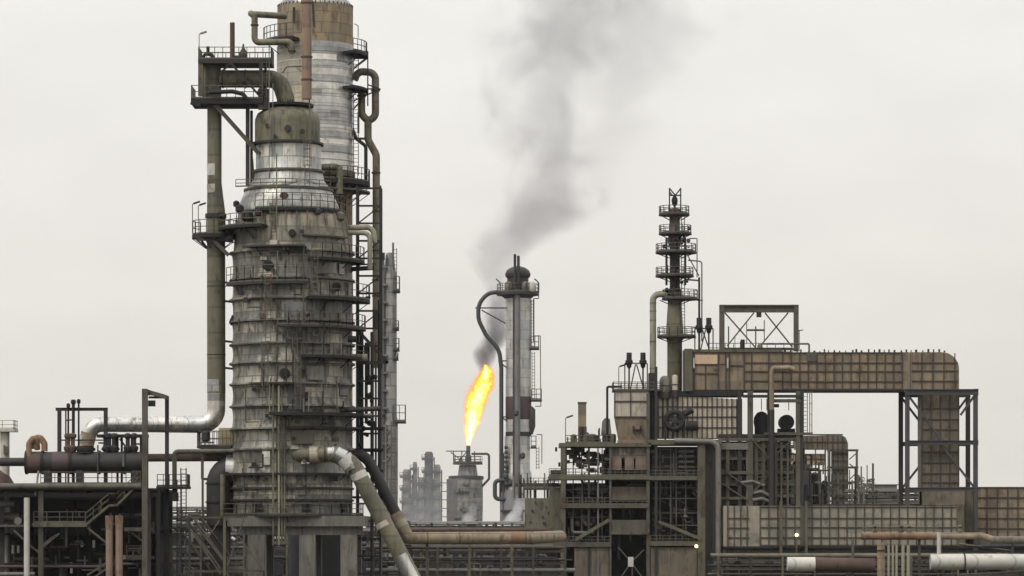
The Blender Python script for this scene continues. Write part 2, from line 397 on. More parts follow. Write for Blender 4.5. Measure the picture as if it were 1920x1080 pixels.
# ------------------------------------------------------------------ main reactor tower
def main_tower():
    rnd = random.Random(4); cx = 548
    t = Thing('reactor_tower', 'huge grey ringed reactor tower on concrete columns, tallest mass left of the flame', 'tower', FT, cx)
    gy = FT.gy()
    body = [(104, 455), (110, 470), (111, 476)]
    rings = [476, 527, 564, 605, 648, 683, 722, 763, 805, 843, 888]
    prof = [(92, 398), (100, 404), (104, 418), (107, 440), (110, 474)]
    t.part('shoulder', t.mb().lathe(cx, 0, prof, 64), 'cladup')
    prof = []
    for a, b in zip(rings, rings[1:]):
        for k in range(7):
            q = k / 7; prof.append((114.5 - 3.8 * math.sin(math.pi * q) ** .6, a + (b - a) * q))
    prof += [(114, 888)]
    t.part('shell', t.mb().lathe(cx, 0, prof, 72), 'clad')
    for y in rings[:-1]:
        t.part('stiffening_ring', t.mb().lathe(cx, 0, [(112, y - 2), (118, y - 1), (118, y + 2), (112, y + 4)], 64), 'clad')
    prof = [(113, 888)]
    for a, b in ((888, 916), (916, 938), (938, 968)):
        prof += [(111, a + 4), (110, (a + b) / 2), (112, b - 1)]
    t.part('shell', t.mb().lathe(cx, 0, prof, 64), 'clad')
    for y in (916, 938): t.part('stiffening_ring', t.mb().lathe(cx, 0, [(110, y - 2), (116, y - 1), (116, y + 2), (110, y + 3)], 64), 'dark')
    # concrete table and columns
    t.part('table_slab', t.mb().box(436, 968, 690, 987, -118, 118), 'conc')
    t.part('ring_beam', t.mb().box(452, 987, 676, 1003, -104, 104), 'conc')
    for x, wd in ((490, 34), (583, 30), (659, 30)):
        for d in (-96, 90): t.part('column', t.mb().box(x - wd / 2, 1003, x + wd / 2, gy, d - 14, d + 14), 'conc')
    t.part('column', t.mb().box(460, 1003, 476, gy, -10, 10), 'conc')
    # anchor brackets on the skirt
    for x in (489, 581, 650):
        b = t.mb(); d = surf(cx, 112, x)
        for q in (-7, -2, 3, 8): b.box(x + q - 1, 945, x + q + 1, 964, d - 12, d + 2)
        b.box(x - 11, 961, x + 12, 965, d - 14, d + 2); t.part('anchor_bracket', b, 'dark')
    # cone and neck
    cn = 541
    co = t.part('cone', t.mb().lathe(cn, 0, [(61, 272), (61, 318), (64, 322), (67, 340), (80, 356), (94, 388), (96, 400)], 64), 'cone')
    for y, r in ((322, 66), (357, 82)): t.part('walkway_ring', t.mb().lathe(cn, 0, [(r - 5, y - 1), (r + 2, y - 1), (r + 2, y + 3), (r - 5, y + 3)], 56), 'steel', co)
    t.part('drum', t.mb().lathe(539, 0, [(40, 204), (46, 207), (56, 214), (60.5, 224), (61, 232), (61, 272)], 56), 'drum')
    b = t.mb()
    b.lathe(539, 0, [(60, 268), (68, 269), (68, 273), (60, 274)], 56); t.part('platform', b, 'dark')
    t.part('platform', t.mb().sector(541, 0, 196, 5, 0, 47, -180, 180), 'black')
    # drum nozzles
    for x, y, r in ((544, 248, 6), (505, 242, 4), (571, 252, 4), (520, 262, 3)):
        d = surf(539, 60, x); t.part('nozzle', t.mb().tube([(x, y, d + 3), (x, y, d - 7)], r), 'dark')
    # walkways
    t.aplat(cn, 0, 388, 485, 660, 88, 108, 5, 27, 'black', 18)
    t.aplat(cn, 0, 418, 0, 500, 104, 132, 5, 22, 'black', 18, a0=-118)
    t.aplat(cx, 0, 458, 462, 580, 112, 132, 3, 0, 'dark')
    t.aplat(cx, 0, 480, 592, 700, 112, 136, 5, 26, 'black', 20, a1=92)
    t.aplat(cx, 0, 526, 428, 585, 114, 130, 5, 30, 'dark', 20)
    t.aplat(cx, 0, 553, 592, 700, 114, 146, 6, 27, 'black', 18, a1=98)
    t.aplat(cx, 0, 608, 530, 700, 114, 138, 4, 24, 'dark', 19, a1=100)
    t.aplat(cx, 0, 664, 574, 700, 114, 138, 5, 22, 'black', 20, a1=100)
    t.aplat(cx, 0, 716, 478, 560, 113, 130, 3, 0, 'dark')
    t.aplat(cx, 0, 772, 515, 720, 113, 150, 6, 0, 'black', 18, a1=98)
    t.aplat(cx, 0, 798, 545, 720, 113, 130, 3, 0, 'dark', 18, a1=90)
    t.aplat(cx, 0, 886, 0, 900, 112, 126, 4, 0, 'black', 22, a0=-110, a1=100)
    t.aplat(cx, 0, 964, 0, 900, 108, 134, 4, 20, 'dark', 24, a0=-110, a1=110)
    t.aplat(cx, 0, 438, 575, 655, 108, 116, 3, 0, 'steel', 18)
    # manholes
    for x, y, r in ((503, 498, 10), (534, 700, 10), (632, 538, 8), (533, 368, 8), (548, 437, 7)):
        d = surf(cn, 85, x) if y < 390 else surf(cx, 112, x)
        x, y = unp(FT, x, y, d)
        mh = t.part('manhole', t.mb().tube([(x, y, d + 4), (x, y, d - 5)], r, seg=22), 'rust' if y < 390 else 'dark')
        t.part('cover', t.mb().tube([(x, y, d - 5), (x, y, d - 7)], r * .8, seg=22), 'rust' if y < 390 else 'black', mh)
    # plates, vents, cabinets
    def plate(n, x0, y0, x1, y1, m, th=4):
        x0, y0 = unp(FT, x0, y0, -112); x1, y1 = unp(FT, x1, y1, -112); d = min(surf(cx, 113, x0), surf(cx, 113, x1)); t.pbox(n, x0, y0, x1, y1, d - th, d + 8, m)
    plate('sign_plate', 527, 662, 550, 675, 'beige'); plate('vent_grille', 547, 807, 589, 832, 'steel'); plate('vent_grille', 617, 640, 640, 662, 'clad')
    plate('patch_panel', 541, 722, 572, 768, 'fard'); plate('patch_panel', 575, 686, 607, 712, 'conc', 2); plate('patch_panel', 488, 481, 500, 487, 'cone', 2)
    plate('patch_panel', 532, 566, 574, 603, 'farg', 1.5); plate('patch_panel', 634, 492, 643, 510, 'alu', 1.5); plate('patch_panel', 588, 492, 630, 512, 'conc', 1.5); plate('patch_panel', 506, 450, 520, 460, 'beige', 2)
    plate('patch_panel', 492, 846, 506, 872, 'alu', 2); plate('patch_panel', 565, 846, 580, 870, 'alu', 2); plate('patch_panel', 600, 566, 640, 600, 'conc', 1.5)
    plate('cabinet', 566, 735, 578, 750, 'black', 6); plate('cabinet', 504, 462, 530, 474, 'fard', 5); plate('cabinet', 535, 462, 575, 474, 'black', 5)
    # torn lagging on the left edge
    for x, y, u, v in ((432, 606, 10, -14), (437, 604, 26, -3), (446, 607, 14, 5), (433, 600, 12, 8)):
        d = surf(cx, 114, max(437, x)); b = t.mb(); b.prism([(x, y), (x + u * .6, y + v), (x + u, y + v + 5), (x + u * .7, y + 6), (x + 3, y + 6)], d - 7, d - 4); t.part('torn_sheet', b, 'black')
    # central stair shaft and main risers on the front
    df = -118
    for x, r, y0, y1, m in ((521, 1.8, 725, 1022, 'olive'), (526.5, 1.2, 300, 1022, 'olive'), (531.5, 2, 728, 1022, 'pale'), (537, 1.6, 735, 1020, 'olive'), (542, 1.8, 790, 1020, 'olive'), (514.5, 1.1, 725, 785, 'pale'), (577, 1.2, 470, 690, 'steel'), (529, 1, 480, 540, 'lsteel'), (545, 1.2, 640, 730, 'dark'), (557, 1.2, 640, 740, 'dark'), (583, 1.2, 610, 690, 'dark'), (606, 1.5, 612, 650, 'dark'), (614, 1.5, 612, 650, 'black')):
        d = df - 4 if y0 > 420 else -112
        t.ptube([(x, y0, d), (x, y1, d)], r, m, seg=8)
    t.ptube([(540, 820, df - 4), (540, 786, df - 4), (577, 784, df - 4), (577, 752, df - 4)], 1.6, 'lsteel', bend=3, seg=8)
    t.ptube([(586, 745, df), (586, 786, df), (560, 790, df)], 1.4, 'lsteel', bend=3, seg=8)
    for x, y0, y1 in ((512, 525, 650), (506, 648, 765), (561, 600, 664), (598, 480, 553), (567, 664, 772), (520, 392, 458), (581, 272, 358), (601, 553, 608), (538, 800, 886)):
        dd = df - 6 if y0 > 470 else (-104 if y0 > 380 else -78)
        lad = t.part('ladder', t.mb().ladder(x, y0, y1, dd, 9), 'rail')
        if y1 - y0 > 60: t.part('safety_cage', t.mb().cage(x, y0, y1 - 25, dd, 7), 'rail', lad)
    # small instrument pipes hugging the shell
    for k in range(46):
        x = rnd.uniform(450, 655); y0 = rnd.uniform(480, 900); L = rnd.choice((14, 25, 40, 60)); r = rnd.choice((.7, .9, 1.2, 1.6))
        d = surf(cx, 118, x) - 2; pts = [(x, y0, d), (x, min(960, y0 + L), d)]
        if rnd.random() < .5:
            x2 = min(655, max(450, x + rnd.choice((-26, -14, 14, 26)))); pts.append((x2, pts[-1][1], min(d, surf(cx, 118, x2) - 2)))
        t.ptube(pts, r, rnd.choice(('rail', 'dark', 'dark', 'lsteel', 'olive')), name='instrument_line', bend=2, seg=6)
    for k in range(30):
        x = rnd.uniform(452, 655); y = rnd.uniform(425, 955); s = rnd.uniform(2, 5); d = surf(cx, 117, x)
        t.pbox('junction_box', x - s, y - s, x + s, y + s * rnd.uniform(.4, 1.4), d - 5, d + 3, rnd.choice(('black', 'dark', 'dark', 'steel')))
    # right hand pipe bracket beams
    for a, b_, wd in (((664, 612, -20), (728, 682, -20), 6), ((668, 682, -20), (728, 680, -20), 6), ((655, 505, 0), (702, 502, 0), 8), ((655, 497, 0), (705, 495, 0), 3), ((660, 565, 10), (694, 556, 10), 5), ((430, 452, 0), (400, 440, 0), 5)):
        t.pbar(a, b_, wd, 'dark', 'bracket_beam')
    t.ptube([(660, 672, -30), (690, 672, -30)], 7, 'pale'); t.ptube([(656, 640, -70), (672, 640, -70)], 6, 'black', name='nozzle')
    t.ptube([(640, 772, -60), (716, 768, -60)], 4.5, 'dark'); t.ptube([(650, 780, -60), (700, 780, -60)], 2.5, 'lsteel')
    # top elbow duct
    t.ptube([(536, 200, 0), (536, 186, 0), (524, 148, 0), (412, 148, 0)], 16.5, 'drum', name='overhead_duct', bend=60, seg=24)
    for k, (x, y) in enumerate(((500, 148), (460, 148), (418, 148))): t.part('flange', t.mb().flange((x, y, 0), (x - 5, y, 0), 18, 2), 'dark')
    b = t.mb()
    for k in range(7): b.tube([(522 + k * 4.6, 200, -14), (522 + k * 4.6, 188, -16)], 1, seg=6)
    t.part('bolt_cluster', b, 'dark')
    # orange vent pipe frame in front of the neck
    t.ptube([(585, 240, -66), (583, 134, -66), (542, 134, -66), (534, 146, -66)], 1.4, 'orust', bend=3, seg=8)
    t.pbar((582, 152, -66), (560, 136, -66), 1.5, 'orust', 'brace')
    t.ptube([(509, 90, -60), (509, 380, -60)], .9, 'lsteel', seg=6, name='cable'); t.ptube([(516, 165, -60), (516, 300, -60)], .8, 'lsteel', seg=6, name='cable')
    # saw tooth gussets under the shoulder
    b = t.mb()
    for k in range(16):
        a = R(-80 + k * 11); x = cx + 104 * math.sin(a); d = -104 * math.cos(a)
        b = t.mb().bar((x, 404, d), (x * 1.0 + 6 * math.sin(a), 440, d * 1.06), 1.6, 1.6); t.part('gusset', b, 'rail')
    for x, y, r in ((470, 412, 11), (492, 408, 7), (602, 405, 6), (640, 410, 9), (455, 398, 8), (448, 388, 6)):
        d = surf(cn, 110, x); t.part('valve', t.mb().lathe(x, d, [(r * .4, y - r), (r, y - r * .5), (r, y + r * .6), (r * .5, y + r)], 14), rnd.choice(('dark', 'olsteel', 'black')))
    t.part('handrail', t.mb().rails([(447, 357, -60), (541, 357, -82), (622, 357, -40)], 14, 22), 'rail')
    return t
main_tower()

# ------------------------------------------------------------------ tall column behind the reactor
def back_column():
    cx, r = 591, 71
    t = Thing('distillation_column', 'tall column of silver bands with tan top, behind the reactor tower', 'column', FC, cx)
    t.part('shell', t.mb().lathe(cx, 0, [(71, 86), (71, 326)], 64), 'alu')
    t.part('dome', t.mb().lathe(cx, 0, [(4, -14), (30, -12), (56, -4), (67, 8), (68, 14)], 64), 'cone')
    t.part('crown_band', t.mb().lathe(cx, 0, [(69, 14), (71, 15), (71, 86)], 64), 'tan')
    t.part('lower_shell', t.mb().lathe(601, 0, [(62, 326), (62, 348), (60, 352), (60, 800)], 56), 'brown')
    t.part('skirt', t.mb().lathe(601, 0, [(60, 800), (60, FC.gy())], 40), 'black')
    t.part('stained_sheet', t.mb().sector(cx, 0, 90, 235, 69, 71.8, -86, -8), 'cream')
    for y in (104, 120, 131, 160, 182, 205, 218, 232, 246, 262, 276, 290, 304):
        t.part('band_ring', t.mb().lathe(cx, 0, [(70, y - .8), (72.2, y - .6), (72.2, y + .6), (70, y + .8)], 56), 'alu')
    t.part('insulation_ring', t.mb().lathe(598, 0, [(64, 322), (68, 323), (68, 334), (64, 336)], 56), 'drum')
    t.aplat(cx, 0, 66, 494, 555, 70, 98, 6, 25, 'black', 14)
    t.aplat(cx, 0, 88, 655, 690, 70, 98, 5, 22, 'black', 12, a0=50, a1=105)
    t.aplat(cx, 0, 154, 655, 690, 70, 98, 5, 0, 'black', 12, a0=50, a1=105)
    t.aplat(598, 0, 333, 605, 692, 62, 96, 8, 24, 'black', 12, a0=0, a1=105)
    t.aplat(598, 0, 350, 605, 692, 60, 96, 3, 0, 'steel', 12, a0=0, a1=105)
    for a, b in (((664, 111, -10), (690, 111, -10)), ((690, 98, -10), (690, 200, -10)), ((664, 100, -10), (690, 98, -10)), ((664, 130, -10), (690, 110, -10)), ((690, 160, -10), (714, 169, -10)), ((664, 190, -10), (714, 168, -10)), ((664, 168, -10), (700, 168, -10)), ((664, 205, -10), (690, 175, -10))):
        t.pbar(a, b, 2.4, 'dark', 'brace')
    t.part('ladder', t.mb().ladder(668, 176, 330, -10, 9), 'rail')
    t.part('ladder', t.mb().ladder(668, 98, 152, -10, 9), 'rail')
    t.ptube([(660, 240, 0), (668, 260, 0), (686, 274, 0), (686, 345, 0)], 3.4, 'dark', bend=10)
    t.ptube([(672, 210, 0), (672, 250, 0)], 2, 'olive'); t.pbar((664, 260, 0), (688, 260, 0), 4, 'dark')
    nz = t.ptube([(640, 345, -80), (640, 322, -80), (610, 322, -70)], 7, 'olive', name='nozzle_pipe', bend=9)
    t.ptube([(640, 345, -80), (640, 372, -80)], 7.4, 'drum', name='nozzle_pipe')
    t.pbar((556, 25, -72), (556, 55, -72), 5, 'dark', 'clip'); t.ptube([(590, 12, -72), (593, 60, -72)], 1.5, 'dark')
    # lifting lugs along the broken crown edge
    b = t.mb()
    for k in range(26):
        a = R(-90 + k * 7.2); x = cx + 70 * math.sin(a); d = -70 * math.cos(a); b.box(x - 1, 11, x + 1.2, 17, d - 1, d + 1)
    t.part('crown_lug', b, 'dark')
    for x, y in ((672, 47), ):
        t.ptube([(x, 72, -10), (x, 50, -10), (x - 7, 46, -10)], .8, 'rail', name='light_pole', seg=6)
back_column()

# pipes of the big tower group
pipe_thing('pinkish brown vent pipe rising in front of the silver banded column', FT, [(580, -30), (580, 196)], 9.3, 'brown', d=-78, flanges=((580, 18, 0, 5), (580, 118, 0, 5), (580, 160, 0, 5)), fm='rust')
pipe_thing('tan green pipe with three bends at the top of the tall column', FT, [(540, 38, -50), (477, 38, -75), (477, 38, -85), (484, 44, -85), (484, 92, -85), (553, 91, -85), (553, 112, -85)], 6, 'olive', bend=9, flanges=((484, 60, 0, 5, -85), (553, 108, 0, 4, -85)))
g = Thing('overhead_line', 'giant elbowed overhead pipe running down left of the reactor tower', 'pipe', FT, 405, -10)
o = g.part('pipe_run', g.mb().tube([(403, 196, -10), (403, 345, -10)], 13.5, seg=28), 'olive')
g.part('reducer', g.mb().tube([(403, 345, -10), (406, 400, -10)], 13.5, r1=17.2, seg=28), 'olive')
g.part('pipe_run', g.mb().tube([(406, 400, -10), (406.5, 738, -10)], 17.2, seg=28), 'olive')
g.part('silver_elbow', g.mb().tube([(406.5, 738, -10), (406.5, 796, -10), (280, 796, -10)], 17.2, bend=50, seg=28, r1=15), 'silver')
g.part('pipe_run', g.mb().tube([(280, 796, -10), (178, 796, -10), (164, 820, -10), (163, 838, -10)], 14.5, bend=34, seg=28), 'silver')
g.part('lagging_sleeve', g.mb().tube([(168, 812, -10), (162, 836, -10)], 15, seg=24), 'tan')
for y, r in ((406, 20),): g.part('collar', g.mb().lathe(405.5, -10, [(r - 4, y - 4), (r, y - 4), (r, y + 4), (r - 4, y + 4)], 28), 'dark')
for y0, y1 in ((309, 331), (347, 363)): g.part('sleeve', g.mb().sector(403, -10, y0, y1 - y0, 11, 14.6, -70, 8), 'white')
for y in (537, 665): g.part('seam_ring', g.mb().lathe(406.5, -10, [(16, y), (18, y), (18, y + 1.5), (16, y + 1.5)], 28), 'dark')
for y0, y1, mm in ((640, 646, 'olive'), (712, 735, 'alu')): g.part('lagging_sleeve', g.mb().sector(406.5, -10, y0, y1 - y0, 16, 17.8, -60, 20), mm)
for y in (452, 530, 565, 640, 690): g.pbar((420, y, -10), (438, y + 2, -10), 4, 'dark', 'guide_bracket')
# upper left platform with cyclone and steelwork
def upper_platform():
    t = Thing('access_platform', 'high steel platform with railings carrying the short duct, top left', 'platform', FT, 430)
    t.plat(362, 496, 190, -45, 35, 10, 24, 'flr', 'black', 16)
    t.plat(375, 512, 116, -40, 30, 8, 22, 'flrb', 'dark', 15)
    t.pbox('box_beam', 375, 113, 384, 184, -38, -26, 'olsteel')
    t.part('cyclone', t.mb().lathe(397, 0, [(10, 118), (17, 124), (18, 140), (18, 184), (13, 196)], 28), 'olive')
    for a, b, wd in (((412, 150, -40), (434, 124, -40), 3.5), ((436, 124, -40), (494, 190, -40), 4), ((492, 118, -40), (492, 190, -40), 6), ((466, 200, -20), (466, 352, -20), 7), ((406, 200, -36), (488, 292, -36), 8), ((475, 300, -20), (478, 345, -20), 3), ((384, 118, 20), (384, 190, 20), 4), ((496, 118, 20), (496, 190, 20), 4), ((470, 205, 20), (470, 380, 20), 5)):
        t.part('beam', t.mb().ibeam(a, b, wd), 'dark' if wd != 8 else 'steel')
    t.pbox('gusset_plate', 487, 172, 506, 210, -42, -30, 'dark')
    t.pbar((362, 198, -44), (380, 204, -44), 7, 'black'); t.ptube([(396, 180, -50), (440, 178, -50), (460, 183, -50), (465, 190, -50)], 4, 'black', bend=10)
    t.part('safety_valve', t.mb().lathe(457, -10, [(1.5, 84), (2, 90), (5, 96), (8, 101), (8, 109), (4, 114), (4, 118)], 16), 'dark')
    t.ptube([(438, 108, -10), (450, 108, -10)], 3, 'dark'); t.ptube([(392, 90, -20), (392, 104, -20), (384, 106, -20), (384, 118, -20)], 3, 'black', bend=4)
    t.ptube([(386, 106, -30), (400, 106, -30), (403, 118, -30)], 3.5, 'dark', bend=5)
    t.part('handwheel', t.mb().tube([(492 + 6 * math.cos(a / 2), 180 + 6 * math.sin(a / 2), -46) for a in range(14)], 1, seg=6), 'dark')
    t.part('ladder', t.mb().ladder(499, 120, 190, -44, 8), 'rail')
upper_platform()
pipe_thing('short brown twin vent stack above the top left platform', FT, [(436.5, 44, -10), (436.5, 116, -10)], 4.6, 'rust', cat='vent', name='vent_stack')
lamp_post('floodlight on a thin pole at the left end of the highest platform', FT, 377, 70, 116, -38, 1, 'lsteel', 'lsteel')
def mid_platform():
    t = Thing('access_platform', 'small round platform hugging the giant vertical pipe at mid height', 'platform', FT, 405, -10)
    t.aplat(404, -10, 438, 0, 500, 17, 43, 7, 26, 'black', 14, a0=-135, a1=120)
    t.pbar((402, 452, -40), (432, 482, -40), 7, 'steel', 'knee_brace'); t.pbar((374, 446, -10), (392, 470, -10), 4, 'dark', 'knee_brace')
    t.pbox('beam', 372, 445, 440, 455, -45, -38, 'dark')
mid_platform()
lamp_post('left one of two hooked floodlights on the small round platform', FT, 362, 384, 438, -12, 1)
lamp_post('right one of two hooked floodlights on the small round platform', FT, 376, 390, 438, -44, 1)

# right side loop and risers
pipe_thing('olive hairpin loop pipe beside the silver banded column', FC, [(664, 150), (672, 134), (704, 136), (704, 218), (690, 228), (678, 214), (678, 165)], 7, 'olive', bend=14, flanges=((704, 170, 0, 5), (678, 180, 0, 5)))
pipe_thing('tall tan riser pipe with an offset, right of the reactor tower', FC, [(690, 226), (690, 262), (705.5, 290), (705.5, 690)], 7, 'olive', bend=20, flanges=((705, 324, 0, 5), (706, 396, 0, 5), (706, 470, 0, 6), (706, 555, 0, 5), (706, 525, 0, 5)), segs=((706, 460, 706, 476, 0, 'drum'), (706, 582, 706, 618, 0, 'dark')))
pipe_thing('upper tan pipe leaving the reactor shoulder to the right', FT, [(650, 427, 0), (700, 426, 0), (702, 455, 0)], 5.2, 'pale', bend=14)
pipe_thing('lower tan pipe bending down right of the reactor shoulder', FT, [(652, 437, -10), (694, 438, -10), (694, 506, -10)], 4.6, 'pale', bend=12)
def pipe_tower():
    t = Thing('pipe_support_tower', 'dark lattice tower of risers squeezed behind the right side of the reactor', 'lattice tower', FT, 690, 60)
    for x in (668, 712):
        for d in (30, 80): t.part('column', t.mb().ibeam((x, 345, d), (x, FT.gy(), d), 4), 'dark')
    ys = list(range(350, 1080, 33))
    for k, y in enumerate(ys):
        t.pbar((668, y, 30), (714, y, 30), 3.5, 'dark')
        if y < 640 and k % 2: t.pbar((712, y, 30), (670, y + 33, 30), 2.4, 'dark', 'brace')
    rnd = random.Random(9)
    for x, r, y0, y1, m in ((676, 4, 620, 860, 'black'), (685, 3, 640, 790, 'dark'), (696, 3.4, 620, 1080, 'fard'), (703, 2, 640, 1000, 'lsteel'), (709, 2.5, 560, 1000, 'dark'), (690, 2, 640, 720, 'dark'), (672, 2, 640, 760, 'black'), (712, 3, 690, 1080, 'lsteel')):
        t.ptube([(x, y0, 40), (x, y1, 40)], r, m, seg=10)
    for k in range(24):
        x = rnd.uniform(672, 702); y = rnd.choice((706, 715, 738, 748, 772, 792, 800, 815, 830))+rnd.uniform(-3, 3); r = rnd.uniform(2.5, 6)
        t.part('valve', t.mb().lathe(x, 35, [(r * .5, y - r), (r, y - r * .6), (r, y + r * .6), (r * .5, y + r)], 12), 'black')
    for y in (800, 840, 880, 930): t.pbox('platform', 660, y, 718, y + 4, 20, 90, 'black')
pipe_tower()

# lower pipes of the reactor
pipe_thing('big lagged pipe sloping down to the right from the reactor base, silver and olive', FT, [(560, 855, -100), (632, 853, -125), (668, 872, -130), (800, 1124, -130)], 15, 'olive', bend=40, seg=24,
    flanges=((616, 854, 6, 0, -121),), fm='rust',
    segs=((588, 854.5, 612, 853.8, -115, 'cream'), (622, 853.3, 634, 853, -124, 'silver'), (636, 853, 652, 862, -127, 'silver'), (651, 861, 664, 876, -130, 'white'), (663, 873, 668, 882, -130, 'silver'), (676, 888, 682, 900, -130, 'white'), (722, 978, 727, 987, -130, 'beige'), (755, 1040, 795, 1116, -130, 'silver')))
t_ = pipe_thing('dark lagged pipe sloping behind the silver one then running right along the ground racks', FT, [(640, 850, 10), (686, 854, 10), (764, 1006, 10)], 10.5, 'dark', bend=30, seg=20)
t_.part('pipe_run', t_.mb().tube([(741, 962, 10), (766, 1009, 10), (1000, 1008, 60), (1056, 1006, 330)], 11.5, bend=9, seg=22), 'tan')
for x, dd in ((800, 17), (860, 30), (960, 52), (985, 57)): t_.part('flange', t_.mb().flange((x, 1008.5, dd), (x + 5, 1008.5, dd + 1), 12.3, 1.2), 'rust')
t_.part('lagging_sleeve', t_.mb().tube([(956, 1008.5, 50.5), (984, 1008.3, 56.5)], 12, seg=20), 'orust')
t_.part('lagging_sleeve', t_.mb().tube([(748, 976, 10), (754, 987, 10)], 12.3, seg=20), 'pale')
for x in (800, 880, 960): t_.part('support', t_.mb().ibeam((x, 1020, 30), (x, FT.gy(), 30), 5), 'olsteel')
g = Thing('elbow_duct', 'fat dark elbow duct curving down on the lower left of the reactor', 'duct', FT, 412)
g.part('duct_run', g.mb().tube([(470, 880, 0), (413, 880, 0), (413, 985, 0)], 26, bend=34, seg=26), 'dark')
g.part('upper_shell', g.mb().tube([(452, 880, 0), (425, 880, 0)], 26.5, seg=26), 'alu')
for y in (905, 940): g.part('flange', g.mb().lathe(413, 0, [(25, y), (28, y), (28, y + 3), (25, y + 3)], 24), 'black')
g.part('support', g.mb().box(395, 985, 431, FT.gy(), -16, 16), 'dark')
g.part('pipe', g.mb().tube([(421, 890, -40), (421, 970, -40)], 5, seg=12), 'olive')
pipe_thing('rusty red horizontal pipe between the left unit and the reactor', FT, [(240, 858), (440, 857)], 7.5, 'rust', d=20)
pipe_thing('grey pipe above the rusty one with a bend down at its left end', FL, [(440, 846), (328, 847), (328, 938)], 4.4, 'steel', bend=7, d=-8)
pipe_thing('thin conduit looping under the rusty red pipe', FT, [(378, 862), (378, 898), (392, 898)], 2.3, 'steel', bend=2, d=10)
def small_gallery():
    t = Thing('side_gallery', 'little railed gallery with a tan box left of the reactor base', 'platform', FT, 400)
    t.plat(372, 436, 837, -30, 30, 4, 28, 'flb', 'dark', 8); t.pbox('panel_box', 412, 803, 438, 835, -20, 20, 'ducty')
    t.part('instrument', t.mb().lathe(388, -26, [(3, 808), (8, 812), (8, 826), (3, 832)], 14), 'dark')
    t.pbox('cable_tray', 376, 829, 404, 832, -34, -24, 'steel'); t.pbar((380, 840, 0), (380, FT.gy(), 0), 4, 'steel', 'support'); t.pbar((428, 840, 0), (428, 870, 0), 4, 'steel', 'support')
small_gallery()

